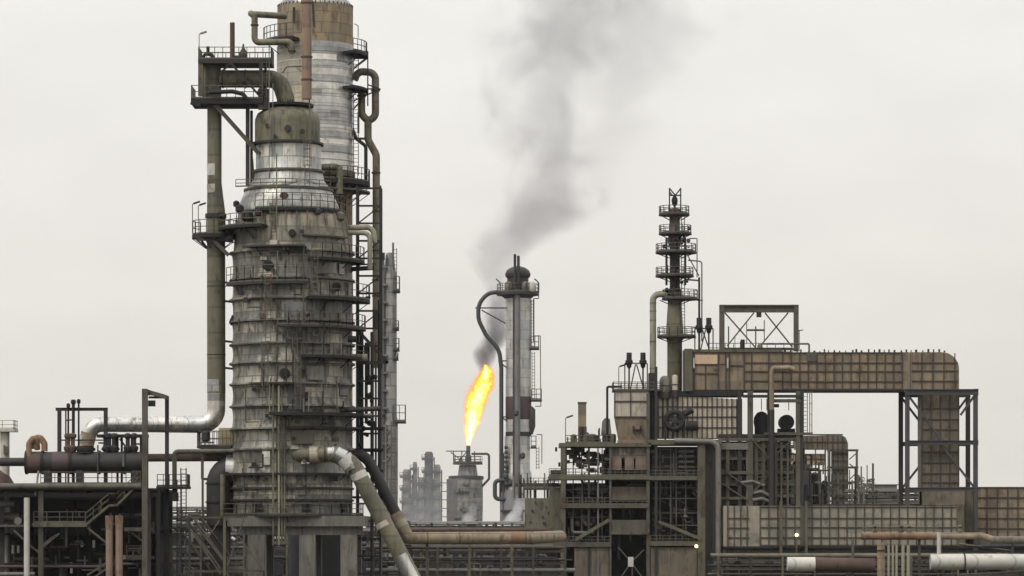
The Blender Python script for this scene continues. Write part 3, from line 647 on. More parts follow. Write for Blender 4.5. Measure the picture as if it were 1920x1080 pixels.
# ------------------------------------------------------------------ left unit
def left_unit():
    gy = FL.gy()
    t = Thing('steel_platform_frame', 'dark multi level steel frame with stairs and railings at the far left', 'steel frame', FL, 170)
    # decks
    t.pbox('floor_deck', -60, 916, 300, 920, -60, 300, 'dark'); t.part('edge_tube', t.mb().tube([(-60, 913, -64), (272, 913, -64)], 6, seg=12), 'steel')
    t.part('railing', t.mb().rails([(85, 908, -62), (270, 908, -62)], 22, 26), 'rail')
    for x0, x1, y, d in ((-60, 300, 925, -50), (90, 290, 929, -40)): t.pbox('beam', x0, y, x1, y + 7, d, d + 8, 'dark')
    t.pbox('platform', 70, 980, 172, 988, -62, -6, 'olsteel'); t.part('railing', t.mb().rails([(72, 980, -60), (168, 980, -60)], 20, 26), 'rail')
    t.pbox('platform', -20, 984, 56, 988, -62, 200, 'steel'); t.pbox('platform', 240, 989, 282, 996, -60, 60, 'steel')
    t.pbox('platform', 243, 1043, 284, 1049, -60, 60, 'steel'); t.part('railing', t.mb().rails([(244, 1043, -58), (282, 1043, -58)], 20, 13), 'rail')
    t.pbox('floor_deck', -60, 1000, 300, 1003, 20, 300, 'black'); t.pbox('floor_deck', -60, 1056, 300, 1060, 20, 300, 'black')
    # stairs
    st = t.mb(); st.bar((168, 985, -62), (212, 948, -62), 4); st.bar((212, 948, -62), (226, 948, -62), 4); st.bar((226, 948, -62), (270, 905, -62), 4)
    st.bar((168, 985, -44), (212, 948, -44), 4); st.bar((226, 948, -44), (270, 905, -44), 4); t.part('stringer', st, 'olsteel')
    for k in range(12): q = k / 11; t.pbox('stair_step', 170 + 42 * q - 3, 983 - 35 * q, 170 + 42 * q + 3, 984 - 35 * q, -62, -44, 'dark')
    for k in range(12): q = k / 11; t.pbox('stair_step', 228 + 42 * q - 3, 946 - 40 * q, 228 + 42 * q + 3, 947 - 40 * q, -62, -44, 'dark')
    b = t.mb()
    for (xa, ya, xb, yb) in ((168, 985, 212, 948), (226, 948, 270, 905)):
        for hh in (12, 22): b.bar((xa, ya - hh, -63), (xb, yb - hh, -63), 1.6)
        for k in range(4): q = k / 3; b.bar((xa + (xb - xa) * q, ya + (yb - ya) * q, -63), (xa + (xb - xa) * q, ya + (yb - ya) * q - 22, -63), 1.6)
    b.bar((212, 948, -63), (212, 926, -63), 1.6); b.bar((226, 948, -63), (226, 926, -63), 1.6); b.bar((212, 926, -63), (226, 926, -63), 1.6)
    t.part('stair_railing', b, 'olsteel')
    for x, wd, m, d in ((84, 9, 'steel', -50), (282, 12, 'steel', -50), (300, 8, 'dark', -30), (312, 10, 'black', 0), (50, 6, 'dark', -20), (4, 8, 'dark', 0), (160, 8, 'black', 60), (230, 8, 'black', 60), (40, 10, 'black', 120), (120, 10, 'black', 120), (200, 10, 'black', 150)):
        t.part('column', t.mb().ibeam((x, 918, d), (x, gy, d), wd), m)
    for a, b_ in (((35, 994, -60), (57, 1015, -60)), ((172, 990, -58), (212, 1022, -58)), ((82, 1025, -52), (112, 1003, -52)), ((88, 1025, -52), (118, 1000, -52)), ((284, 1024, -50), (250, 996, -50)), ((60, 1020, -52), (80, 1035, -52)), ((170, 1078, -50), (212, 1050, -50)), ((178, 1085, -50), (220, 1056, -50))):
        t.pbar(a, b_, 3.4, 'steel', 'brace')
    t.part('ladder', t.mb().ladder(346, 878, gy - 4, -20, 10, 2), 'dark'); t.part('ladder', t.mb().ladder(336, 900, gy - 4, 0, 8, 2), 'black')
    t.pbox('platform', 296, 912, 356, 917, -30, 20, 'black'); t.pbox('platform', 316, 988, 350, 991, -30, 20, 'black')
    t.part('railing', t.mb().rails([(298, 912, -28), (354, 912, -28), (354, 912, 18)], 22, 12), 'dark')
    t.part('valve', t.mb().tube([(328, 925, -20), (328, 940, -20)], 9, seg=14), 'black')
    # black walls added to stand in for deep shade behind the lower bays; equipment inside
    t.pbox('dark_backing', -80, 920, 292, gy, 302, 312, 'black')
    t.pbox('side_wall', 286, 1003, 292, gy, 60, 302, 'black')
    rnd = random.Random(21)
    for k in range(34):
        x = rnd.uniform(-10, 280); y = rnd.uniform(935, 1075); L = rnd.uniform(20, 80); d = rnd.uniform(40, 240); r = rnd.uniform(1.5, 5)
        if rnd.random() < .6: P = [(x, y, d), (x, min(gy, y + L), d)]
        else: P = [(x, y, d), (min(290, x + L), y, d)]
        t.ptube(P, r, rnd.choice(('dark', 'dark', 'steel', 'fard', 'rust', 'lsteel')), seg=10)
    for k in range(60):
        x = rnd.uniform(60, 272); y = rnd.uniform(932, 1070); L = rnd.uniform(8, 40); d = rnd.uniform(-30, 60)
        if y < 985 and x < 170 and rnd.random() < .4: continue
        t.ptube([(x, y, d), (x, y + L, d)] if rnd.random() < .6 else [(x, y, d), (min(286, x + L), y, d)], rnd.uniform(.8, 2.6), rnd.choice(('dark', 'steel', 'rail', 'fard', 'farg', 'lsteel')), seg=8)
    for x, y, hh in ((130, 1065, 20), (172, 1020, 14), (150, 1022, 8), (20, 1030, 16), (30, 1030, 14), (12, 955, 10), (230, 1045, 8)):
        t.part('gauge_glass', t.mb().tube([(x, y - hh / 2, 30), (x, y + hh / 2, 30)], 2.6, seg=10), 'white')
    t.ptube([(0, 1062, -30), (200, 1062, -30)], 3, 'maroon'); t.ptube([(-20, 1076, -34), (70, 1076, -34)], 4, 'lsteel')
    t.ptube([(-30, 944, 0), (28, 944, 0)], 7, 'lsteel'); t.ptube([(-30, 970, 10), (36, 970, 10)], 9, 'steel')
    t.part('handwheel', t.mb().tube([(40, 977, -40), (40, 977, -43)], 7, seg=18), 'lsteel')
left_unit()
def exchanger():
    t = Thing('horizontal_vessel', 'long dark rusty horizontal vessel behind the railing at the far left', 'vessel', FL, 165, 0, z=FL.p(0, 916).z)
    t.part('shell', t.mb().tube([(80, 867, 0), (272, 867, 0)], 20, seg=32), 'dark')
    t.part('rusty_channel', t.mb().tube([(52, 867, 0), (80, 867, 0)], 20.5, seg=32), 'rust'); t.part('rust_sleeve', t.mb().tube([(100, 867, 0), (130, 867, 0)], 20.4, seg=32), 'maroon')
    for x in (50, 80, 133, 186, 234, 270): t.part('flange', t.mb().tube([(x - 2, 867, 0), (x + 2, 867, 0)], 22.5, seg=32), 'black')
    for x in (90, 150, 255): t.pbox('saddle', x - 6, 880, x + 6, 916, -14, 14, 'dark')
    t.ptube([(56, 862, -12), (56, 832, -12), (66, 819, -12), (70, 830, -6), (70, 842, 0)], 5.5, 'orust', bend=8)
    t.ptube([(66, 842, -4), (66, 822, -4), (76, 820, -4), (84, 832, -4), (84, 846, -4)], 6, 'orust', bend=9)
    t.part('nozzle', t.mb().tube([(160, 850, 0), (160, 836, 0)], 16, seg=24), 'dark'); t.part('flange', t.mb().lathe(160, 0, [(19, 840), (19, 845)], 24), 'black')
    for x in (128, 137, 205, 214, 240, 252): t.part('nozzle', t.mb().lathe(x, -4, [(3, 812), (7, 815), (7, 820), (4, 823), (4, 835), (8, 838), (8, 843), (5, 848)], 14), random.Random(x).choice(('rust', 'black', 'dark')))
    t.ptube([(-60, 866, 8), (50, 866, 8)], 8, 'dark'); t.ptube([(75, 884, -21), (75, 930, -60)], 2, 'lsteel'); t.ptube([(234, 852, -22), (234, 875, -22)], 2, 'lsteel'); t.ptube([(186, 835, -21), (186, 905, -21)], 1.5, 'steel')
exchanger()
def table_frame():
    t = Thing('pipe_trestle', 'low black trestle of valves and short legs under the silver pipe', 'trestle', FL, 235, 20, z=FL.p(0, 916).z)
    t.pbox('top_beam', 180, 814, 276, 820, 10, 30, 'black')
    for x in (196, 218, 226, 245, 262, 268, 274): t.part('leg', t.mb().bar((x, 818, 20), (x, 916, 20), 4), 'black')
    for a, b_ in (((222, 822, 20), (240, 846, 20)), ((246, 832, 20), (275, 832, 20)), ((182, 830, 20), (205, 830, 20))): t.pbar(a, b_, 3, 'dark')
    for x in (198, 214): t.part('valve', t.mb().lathe(x, 10, [(4, 812), (9, 816), (5, 824), (6, 836), (10, 842), (6, 846)], 14), 'black')
table_frame()
def left_posts():
    z = FL.p(0, 916).z
    t = Thing('goal_post_frame', 'dark goal post frame with black capped vents left of the silver pipe end', 'frame', FL, 150, 10, z=z)
    for x, y0, wd in ((110, 766, 7), (122, 768, 2.5), (197, 768, 7)): t.part('post', t.mb().ibeam((x, y0, 10), (x, 916, 10), wd), 'dark')
    t.part('top_beam', t.mb().ibeam((103, 767, 10), (201, 767, 10), 6), 'dark')
    for x, y0, r in ((127.5, 760, 1.8), (137, 753, 3), (147, 752, 1.8)):
        p = t.ptube([(x, y0, 4), (x, 916, 4)], r, 'black', name='vent_pipe', seg=8); t.part('vent_cap', t.mb().lathe(x, 4, [(r, y0 - 4), (r + 1.8, y0 - 2), (r + 1.8, y0 + 3), (r, y0 + 5)], 12), 'black', p)
    t.pbar((122, 788, 4), (137, 787, 4), 2.5, 'dark', 'clamp_bar'); t.pbar((112, 825, 10), (195, 825, 10), 2.5, 'dark', 'clamp_bar')
    t = Thing('portal_frame', 'tall portal frame with a slanted top straddling the silver pipe', 'frame', FL, 295, -60)
    t.pbox('post', 274, 732, 284, FL.gy(), -72, -60, 'steel'); t.part('post', t.mb().ibeam((312, 742, 10), (312, FL.gy(), 10), 7), 'dark')
    t.part('top_beam', t.mb().prism([(274, 731), (284, 733), (315, 742), (315, 750), (284, 741), (274, 741)], -60, 10), 'steel')
    t.pbox('junction_box', 284, 753, 297, 764, -58, -50, 'dark'); t.pbox('knee_plate', 284, 745, 310, 749, -50, -44, 'steel')
    t.part('cross_bar', t.mb().bar((279, 808, -58), (312, 808, 10), 3), 'dark')
left_posts()
def far_left_tank():
    t = Thing('lookout_tower', 'white railed box on a pale post cut by the left edge of the picture', 'tower', FL, 0, 60)
    t.part('post', t.mb().tube([(0, 805, 60), (0, FL.gy(), 60)], 9, seg=18), 'white'); t.pbox('platform', -24, 803, 22, 808, 40, 84, 'white')
    t.part('railing', t.mb().rails([(-24, 803, 42), (20, 803, 42), (20, 803, 82)], 16, 22, 1.6), 'white'); t.part('bracket', t.mb().prism([(0, 833), (9, 838), (9, 850), (0, 850)], 42, 52), 'olsteel')
    t.part('cone_roof', t.mb().lathe(-4, 60, [(6, 880), (22, 906)], 20), 'rust')
far_left_tank()
pipe_thing('pale grey vertical pipe with a light branch line, bottom left', FL, [(62, 934), (62, 1200)], 5.4, 'white', d=-80)
pipe_thing('left one of two pinkish vertical pipes with rusty tops', FL, [(216, 968), (216, 1200)], 6.8, 'brown', d=-90, segs=((216, 967, 216, 988, -90, 'orust'),))
pipe_thing('right one of two pinkish vertical pipes with rusty tops', FL, [(234, 968), (234, 1200)], 6.8, 'brown', d=-90, segs=((234, 967, 234, 982, -90, 'orust'),))

# lattice portal and pipe bundle under the reactor, bottom left of centre
def lattice_portal():
    t = Thing('lattice_gantry', 'thin steel gantry with crossed braces in front of the reactor columns', 'gantry', FL, 425, -70)
    gy = FL.gy()
    t.part('top_beam', t.mb().ibeam((355, 970, -70), (470, 970, -70), 4), 'olsteel'); t.part('beam', t.mb().ibeam((355, 1070, -70), (500, 1070, -70), 4), 'steel')
    t.part('post', t.mb().ibeam((427, 970, -70), (427, gy, -70), 5), 'olsteel'); t.part('post', t.mb().ibeam((362, 970, -70), (362, gy, -70), 4), 'dark'); t.part('post', t.mb().ibeam((500, 1070, -70), (500, gy, -70), 4), 'dark')
    for a, b_ in (((430, 973), (497, 1066)), ((463, 973), (432, 1060)), ((372, 1000), (420, 1066)), ((386, 1000), (424, 1050)), ((358, 985), (420, 1075)), ((418, 975), (395, 1010)), ((430, 1072), (450, 1100)), ((360, 1072), (380, 1100)), ((495, 1072), (470, 1100))):
        t.pbar((*a, -70), (*b_, -70), 2.4, 'steel', 'brace')
    t.plat(430, 465, 1064, -60, -30, 3, 20, 'fr', 'steel', 16); t.part('lamp', t.mb().tube([(440, 1008, -74), (447, 1012, -74)], 3, seg=10), 'white')
lattice_portal()
for k, (xa, ya, xb, yb) in enumerate(((352, 975, 412, 1060), (362, 968, 424, 1052), (345, 1000, 400, 1075), (374, 965, 432, 1040))):
    pipe_thing(('steepest', 'second', 'lowest', 'uppermost')[k] + ' of four thin pipes sloping down behind the braced gantry', FT, [(xa - 20, ya, -20), (xa, ya, -20), (xb, yb, -20), (xb, 1200, -20)], 2.2, ('steel', 'lsteel', 'olive', 'steel')[k], bend=6, seg=8)

# ------------------------------------------------------------------ slim grey column right of the reactor
FG = Fr(300)
def grey_column():
    t = Thing('slim_column', 'slim blue grey column just right of the reactor, with side landings', 'column', FG, 729)
    t.part('shell', t.mb().lathe(731, 0, [(6, 474), (8, 478), (10, 500), (13, 520), (13, 780), (15, 790), (15, FG.gy())], 28), 'gcol')
    t.ptube([(717, 476, -12), (717, 1100, -12)], 4.5, 'farg'); t.ptube([(724, 800, -16), (724, 1100, -16)], 2.5, 'lsteel'); t.ptube([(737, 455, 0), (737, 480, 0), (730, 490, 0)], 2, 'farg')
    t.pbox('top_box', 712, 475, 722, 488, -18, -6, 'dark'); t.part('ladder', t.mb().ladder(741, 466, 545, -8, 6), 'rail')
    for y, x1, h in ((545, 750, 26), (616, 748, 14), (655, 749, 20), (672, 747, 10), (790, 761, 30)):
        t.plat(738, x1, y, -14, 14, 4, h, 'fr', 'dark', 9)
    t.pbox('platform', 712, 778, 722, 782, -20, 10, 'black'); t.part('ladder', t.mb().ladder(738, 790, 960, -18, 7), 'rail')
    for k in range(14):
        y = 500 + k * 33; t.pbox('clip', 718, y, 726, y + 4, -18, -8, 'farg')
    for y in (800, 828, 850): t.part('nozzle', t.mb().tube([(722, y, -16), (732, y + 8, -16), (722, y + 18, -16)], 1.8, seg=8), 'farg')
grey_column()

# ------------------------------------------------------------------ middle column near the flame
FM = Fr(560)
def middle_column():
    gy = FM.gy(); cx = 972
    t = Thing('middle_column', 'slender silver column with dark bands and a domed top, right of the flame', 'column', FM, cx)
    t.part('shell', t.mb().lathe(cx, 0, [(24, 548), (24, 744)], 40), 'alusm'); t.part('dark_band', t.mb().lathe(cx, 0, [(24, 744), (24.3, 745), (24.3, 786), (24, 787)], 40), 'maroon')
    t.part('shell', t.mb().lathe(cx, 0, [(24, 787), (24, 810)], 40), 'alusm'); t.part('dark_band', t.mb().lathe(cx, 0, [(24.3, 810), (24.3, 818)], 40), 'dark'); t.part('shell', t.mb().lathe(cx - 2, 0, [(24, 818), (24, 880), (27, 890), (27, gy)], 40), 'alusm')
    t.part('dome', t.mb().lathe(971, 0, [(4, 499), (14, 502), (21, 507), (24, 514), (23, 519), (20, 522), (20, 548)], 36), 'dark')
    for x, y0 in ((965.5, 479), (972, 482)): t.part('vent_pipe', t.mb().tube([(x, y0, -28), (x, 548, -28)], 2.6, seg=10), 'dark')
    t.ptube([(970, 545, -28), (970, 1000, -28)], 5.5, 'farg'); t.ptube([(963, 545, -26), (963, 930, -26)], 1.6, 'fard', seg=8)
    t.part('platform', t.mb().sector(971, 0, 549, 5, 18, 40, -180, 180), 'dark'); t.part('skirt', t.mb().lathe(971, 0, [(32, 554), (25, 560)], 30), 'fard')
    for x, m in ((953, 'green'), (985, 'lsteel'), (997, 'white')): t.part('insulated_nozzle', t.mb().lathe(x, -26, [(4, 530), (7, 534), (7, 546), (5, 549)], 14), m)
    b = t.mb()
    P = [(971 + 39 * math.sin(R(a)), 549, -39 * math.cos(R(a))) for a in range(0, 361, 24)]
    for a, b_ in zip(P, P[1:]): b.rails([a, b_], 16, 999, 1)
    t.part('railing', b, 'rail')
    for x, m in ((1010, 'dark'), (938, 'rail')): t.ptube([(x, 549, -20), (x, 532, -20), (x - 8, 524, -20)], 1.2, m, seg=6, name='davit')
    for x, y0, y1 in ((999, 562, 655), (1000, 660, 750), (1008, 838, 880)): t.part('ladder', t.mb().ladder(x, y0, y1, -6, 5, 1.2, 6), 'rail')
    b = t.mb()
    for pts in (((1010, 540), (1010, 560), (1000, 560), (1000, 640)), ((1000, 630), (1013, 630), (1014, 762), (1003, 762)), ((1006, 815), (1016, 815), (1016, 870))):
        for p, q in zip(pts, pts[1:]): b.bar((*p, -4), (*q, -4), 1.6)
    t.part('cage_rail', b, 'rail')
    for x0, x1, y, h in ((995, 1011, 653, 22), (995, 1016, 750, 20), (995, 1006, 838, 20)): t.plat(x0, x1, y, -14, 14, 3, h, 'fr', 'dark', 8)
    t.part('blister', t.mb().lathe(996, -6, [(2, 762), (8, 768), (8, 800), (3, 815)], 14), 'fard')
    for y, x in ((775, 968), (855, 980), (893, 948), (905, 958)): t.part('valve', t.mb().lathe(x, -32, [(2, y - 6), (5, y - 3), (5, y + 3), (2, y + 6)], 10), 'fard')
    t.ptube([(936, 548, -8), (915, 550, -8), (897, 570, -8), (897, 600, -8), (912, 630, -8), (936, 655, -8), (940, 690, -8), (940, 935, -8)], 4, 'fard', bend=40, name='reflux_pipe')
    for a, b_ in (((891, 578), (950, 578)), ((903, 582), (948, 607)), ((934, 677), (950, 677)), ((938, 680), (950, 690)), ((936, 782), (950, 782)), ((942, 783), (950, 790))): t.pbar((*a, -8), (*b_, -8), 2.4, 'fard', 'bracket')
    t.ptube([(960, 901, -20), (928, 901, -20), (928, 936, -20), (950, 936, -20)], 4, 'fard', bend=8); t.ptube([(946, 908, -24), (964, 908, -24)], 4.5, 'fard')
    for x in (944, 951): t.ptube([(x, 850 + (x - 944) * 3, -18), (x, 960, -18)], 1.8, 'fard', seg=8)
    for k in range(9): t.part('valve', t.mb().lathe(949, -22, [(1.5, 836 + k * 9), (4, 838 + k * 9), (4, 841 + k * 9), (1.5, 843 + k * 9)], 10), 'fard')
    t.part('base_skirt', t.mb().lathe(966, 0, [(24, 915), (29, 925), (29, gy)], 30), 'farg'); t.pbox('platform', 938, 956, 984, 959, -38, 20, 'maroon')
middle_column()

# ------------------------------------------------------------------ flare and far cluster
FF = Fr(900)
def flare():
    gy = FF.gy(); t = Thing('flare_unit', 'squat grey furnace carrying the burning flare tip', 'flare', FF, 872)
    t.part('body', t.mb().lathe(872, 0, [(33, 898), (33, gy)], 40), 'gcol'); t.pbox('shaded_side', 838, 899, 860, gy, -30, 30, 'farg')  # darker left block: shade on the body's left side put into colour
    t.part('flange', t.mb().lathe(874, 0, [(28, 892), (33, 893), (33, 899)], 36), 'fard'); t.part('neck', t.mb().lathe(877, 0, [(16, 872), (19, 892)], 32), 'gcol')
    t.part('platform', t.mb().sector(877, 0, 868, 3, 0, 28, -180, 180), 'fard')
    t.part('flare_tip', t.mb().lathe(878, 0, [(2.5, 835), (4, 838), (4, 852), (6, 856), (6, 869)], 18), 'fard')
    for a, b_ in (((836, 846), (878, 846)), ((845, 848), (872, 868)), ((850, 846), (852, 868)), ((866, 846), (866, 868)), ((890, 846), (890, 868)), ((858, 868), (876, 846))): t.pbar((*a, -4), (*b_, -4), 1.8, 'fard', 'strut')
    t.ptube([(884, 851, -6), (917, 851, -6), (917, 898, -6), (903, 913, -6), (903, 960, -6)], 2.2, 'fard', bend=5)
    b = t.mb(); P = [(877 + 27 * math.sin(R(a)), 868, -27 * math.cos(R(a))) for a in range(0, 361, 30)]
    for p, q in zip(P, P[1:]): b.rails([p, q], 12, 999, .9)
    t.part('railing', b, 'rail')
    rnd = random.Random(3)
    for k in range(12): x = rnd.uniform(850, 900); y = rnd.uniform(905, 985); t.pbox('equipment_box', x, y, x + rnd.uniform(4, 14), y + rnd.uniform(3, 8), -38, -30, rnd.choice(('fard', 'farg', 'lsteel')))
    t.pbox('louvre_panel', 862, 921, 880, 925, -37, -32, 'fard')
flare()
FX = Fr(4200)
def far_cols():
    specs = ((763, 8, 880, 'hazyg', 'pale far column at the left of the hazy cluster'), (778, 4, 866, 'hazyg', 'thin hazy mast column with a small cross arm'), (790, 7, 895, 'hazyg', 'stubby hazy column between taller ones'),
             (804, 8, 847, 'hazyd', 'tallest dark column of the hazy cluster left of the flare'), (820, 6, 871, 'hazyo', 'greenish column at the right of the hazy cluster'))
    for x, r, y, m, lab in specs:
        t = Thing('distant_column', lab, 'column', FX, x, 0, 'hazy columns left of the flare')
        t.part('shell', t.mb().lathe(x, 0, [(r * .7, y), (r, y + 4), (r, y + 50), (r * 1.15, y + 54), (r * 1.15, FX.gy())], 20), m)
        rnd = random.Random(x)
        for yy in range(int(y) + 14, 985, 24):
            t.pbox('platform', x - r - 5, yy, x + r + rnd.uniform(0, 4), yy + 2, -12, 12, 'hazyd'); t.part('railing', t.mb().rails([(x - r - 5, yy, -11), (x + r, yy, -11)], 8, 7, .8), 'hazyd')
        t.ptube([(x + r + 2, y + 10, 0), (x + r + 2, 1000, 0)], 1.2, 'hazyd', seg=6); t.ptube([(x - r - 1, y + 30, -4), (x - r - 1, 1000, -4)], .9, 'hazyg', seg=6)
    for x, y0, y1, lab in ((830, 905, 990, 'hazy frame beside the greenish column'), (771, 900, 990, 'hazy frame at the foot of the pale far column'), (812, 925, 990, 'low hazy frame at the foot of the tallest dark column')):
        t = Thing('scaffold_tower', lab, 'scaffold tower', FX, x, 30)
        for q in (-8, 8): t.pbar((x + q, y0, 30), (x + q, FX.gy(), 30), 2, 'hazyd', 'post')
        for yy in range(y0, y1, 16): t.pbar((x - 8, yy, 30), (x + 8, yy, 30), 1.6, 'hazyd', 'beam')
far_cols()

# ------------------------------------------------------------------ right hand process unit
def tower_r():
    cx = 1267; t = Thing('slim_tower', 'slim tower ringed by stacked round landings above the brown ducts', 'tower', FR, cx)
    for a, b_ in (((1255, 353), (1255, 400)), ((1276, 353), (1276, 400)), ((1255, 367), (1276, 367)), ((1255, 354), (1266, 367)), ((1276, 354), (1266, 367)), ((1255, 360), (1260, 367))): t.pbar((*a, -6), (*b_, -6), 2.4, 'dark', 'hoist_frame')
    t.part('vent_pot', t.mb().lathe(1265, 0, [(2, 367), (5, 371), (6, 376), (5, 383), (2, 387), (2, 392)], 18), 'black'); t.part('top_cone', t.mb().lathe(1266, 0, [(4, 389), (11, 394), (11, 404)], 24), 'rust')
    t.part('shell', t.mb().lathe(1265, 0, [(10, 404), (10, 440), (13, 446), (13, 454), (8, 470), (8, 536), (12, 545)], 28), 'steel')
    t.part('lower_shell', t.mb().lathe(1265, 0, [(13.5, 545), (13, 570), (16, 616), (17, 634), (14, 640), (14, 760)], 28), 'olive')
    for y, x0, x1, h in ((402, 1235, 1293, 15), (438, 1235, 1297, 15), (473, 1229, 1306, 15), (517, 1229, 1301, 15), (560, 1241, 1309, 16), (631, 1232, 1305, 17)):
        c = (x0 + x1) / 2; r = (x1 - x0) / 2; dk = t.part('platform', t.mb().sector(c, 0, y, 2.6, 0, r, -180, 180), 'dark')
        b = t.mb(); P = [(c + (r - 1) * math.sin(R(a)), y, -(r - 1) * math.cos(R(a))) for a in range(0, 361, 24)]
        for p, q in zip(P, P[1:]): b.rails([p, q], h, 999, 1.2)
        t.part('railing', b, 'rail', dk); [t.part('bracket', t.mb().bar((1266 + r * .85 * math.sin(R(a)), y + 3, -r * .85 * math.cos(R(a))), (1266 + 10 * math.sin(R(a)), y + 11, -10 * math.cos(R(a))), 1.6), 'dark', dk) for a in (-90, -35, 35, 90)]
    for x in (1249, 1284): t.ptube([(x, 448, -14), (x, 536, -14)], 2.2, 'dark', name='riser')
    for x, r in ((1257, 2), (1272, 2.2), (1265, 1.5)): t.ptube([(x, 450, -15), (x, 560, -15)], r, 'dark', name='riser')
    rnd = random.Random(6)
    for k in range(26):
        x = rnd.uniform(1240, 1292); y = rnd.choice((430, 448, 455, 462, 500, 508, 528, 536, 545)) + rnd.uniform(-3, 3); s = rnd.uniform(1.5, 4.5)
        t.part('valve', t.mb().lathe(x, rnd.uniform(-18, 5), [(s * .4, y - s), (s, y - s * .5), (s, y + s * .5), (s * .4, y + s)], 10), rnd.choice(('dark', 'black', 'steel')))
    t.ptube([(1250, 552, -6), (1224, 552, -6), (1224, 715, -6)], 6, 'pale', bend=16, name='overhead_pipe', seg=18)
    for y in (568, 583, 600, 640, 690): t.part('clamp', t.mb().lathe(1224, -6, [(6.6, y), (6.6, y + 1.5)], 18), 'olive')
    t.ptube([(1293, 447, 0), (1307, 447, 0), (1307, 520, 0)], 1, 'rail', seg=6, bend=2); t.ptube([(1290, 488, 0), (1316, 490, 0), (1316, 640, 0)], 1.3, 'lsteel', seg=6, bend=6)
    t.ptube([(1311, 520, 0), (1311, 660, 0)], 2, 'dark', seg=8); t.pbar((1290, 480, 0), (1311, 518, 0), 1.8, 'dark', 'strut'); t.pbar((1285, 524, 0), (1309, 526, 0), 3, 'lsteel', 'strut'); t.pbar((1306, 563, 0), (1318, 563, 0), 2, 'dark', 'strut')
    for y0, y1 in ((404, 436), (440, 472), (476, 516), (520, 558), (564, 630)): t.part('ladder', t.mb().ladder(1280, y0, y1, -12, 6, 1.4, 6), 'rail')
tower_r()

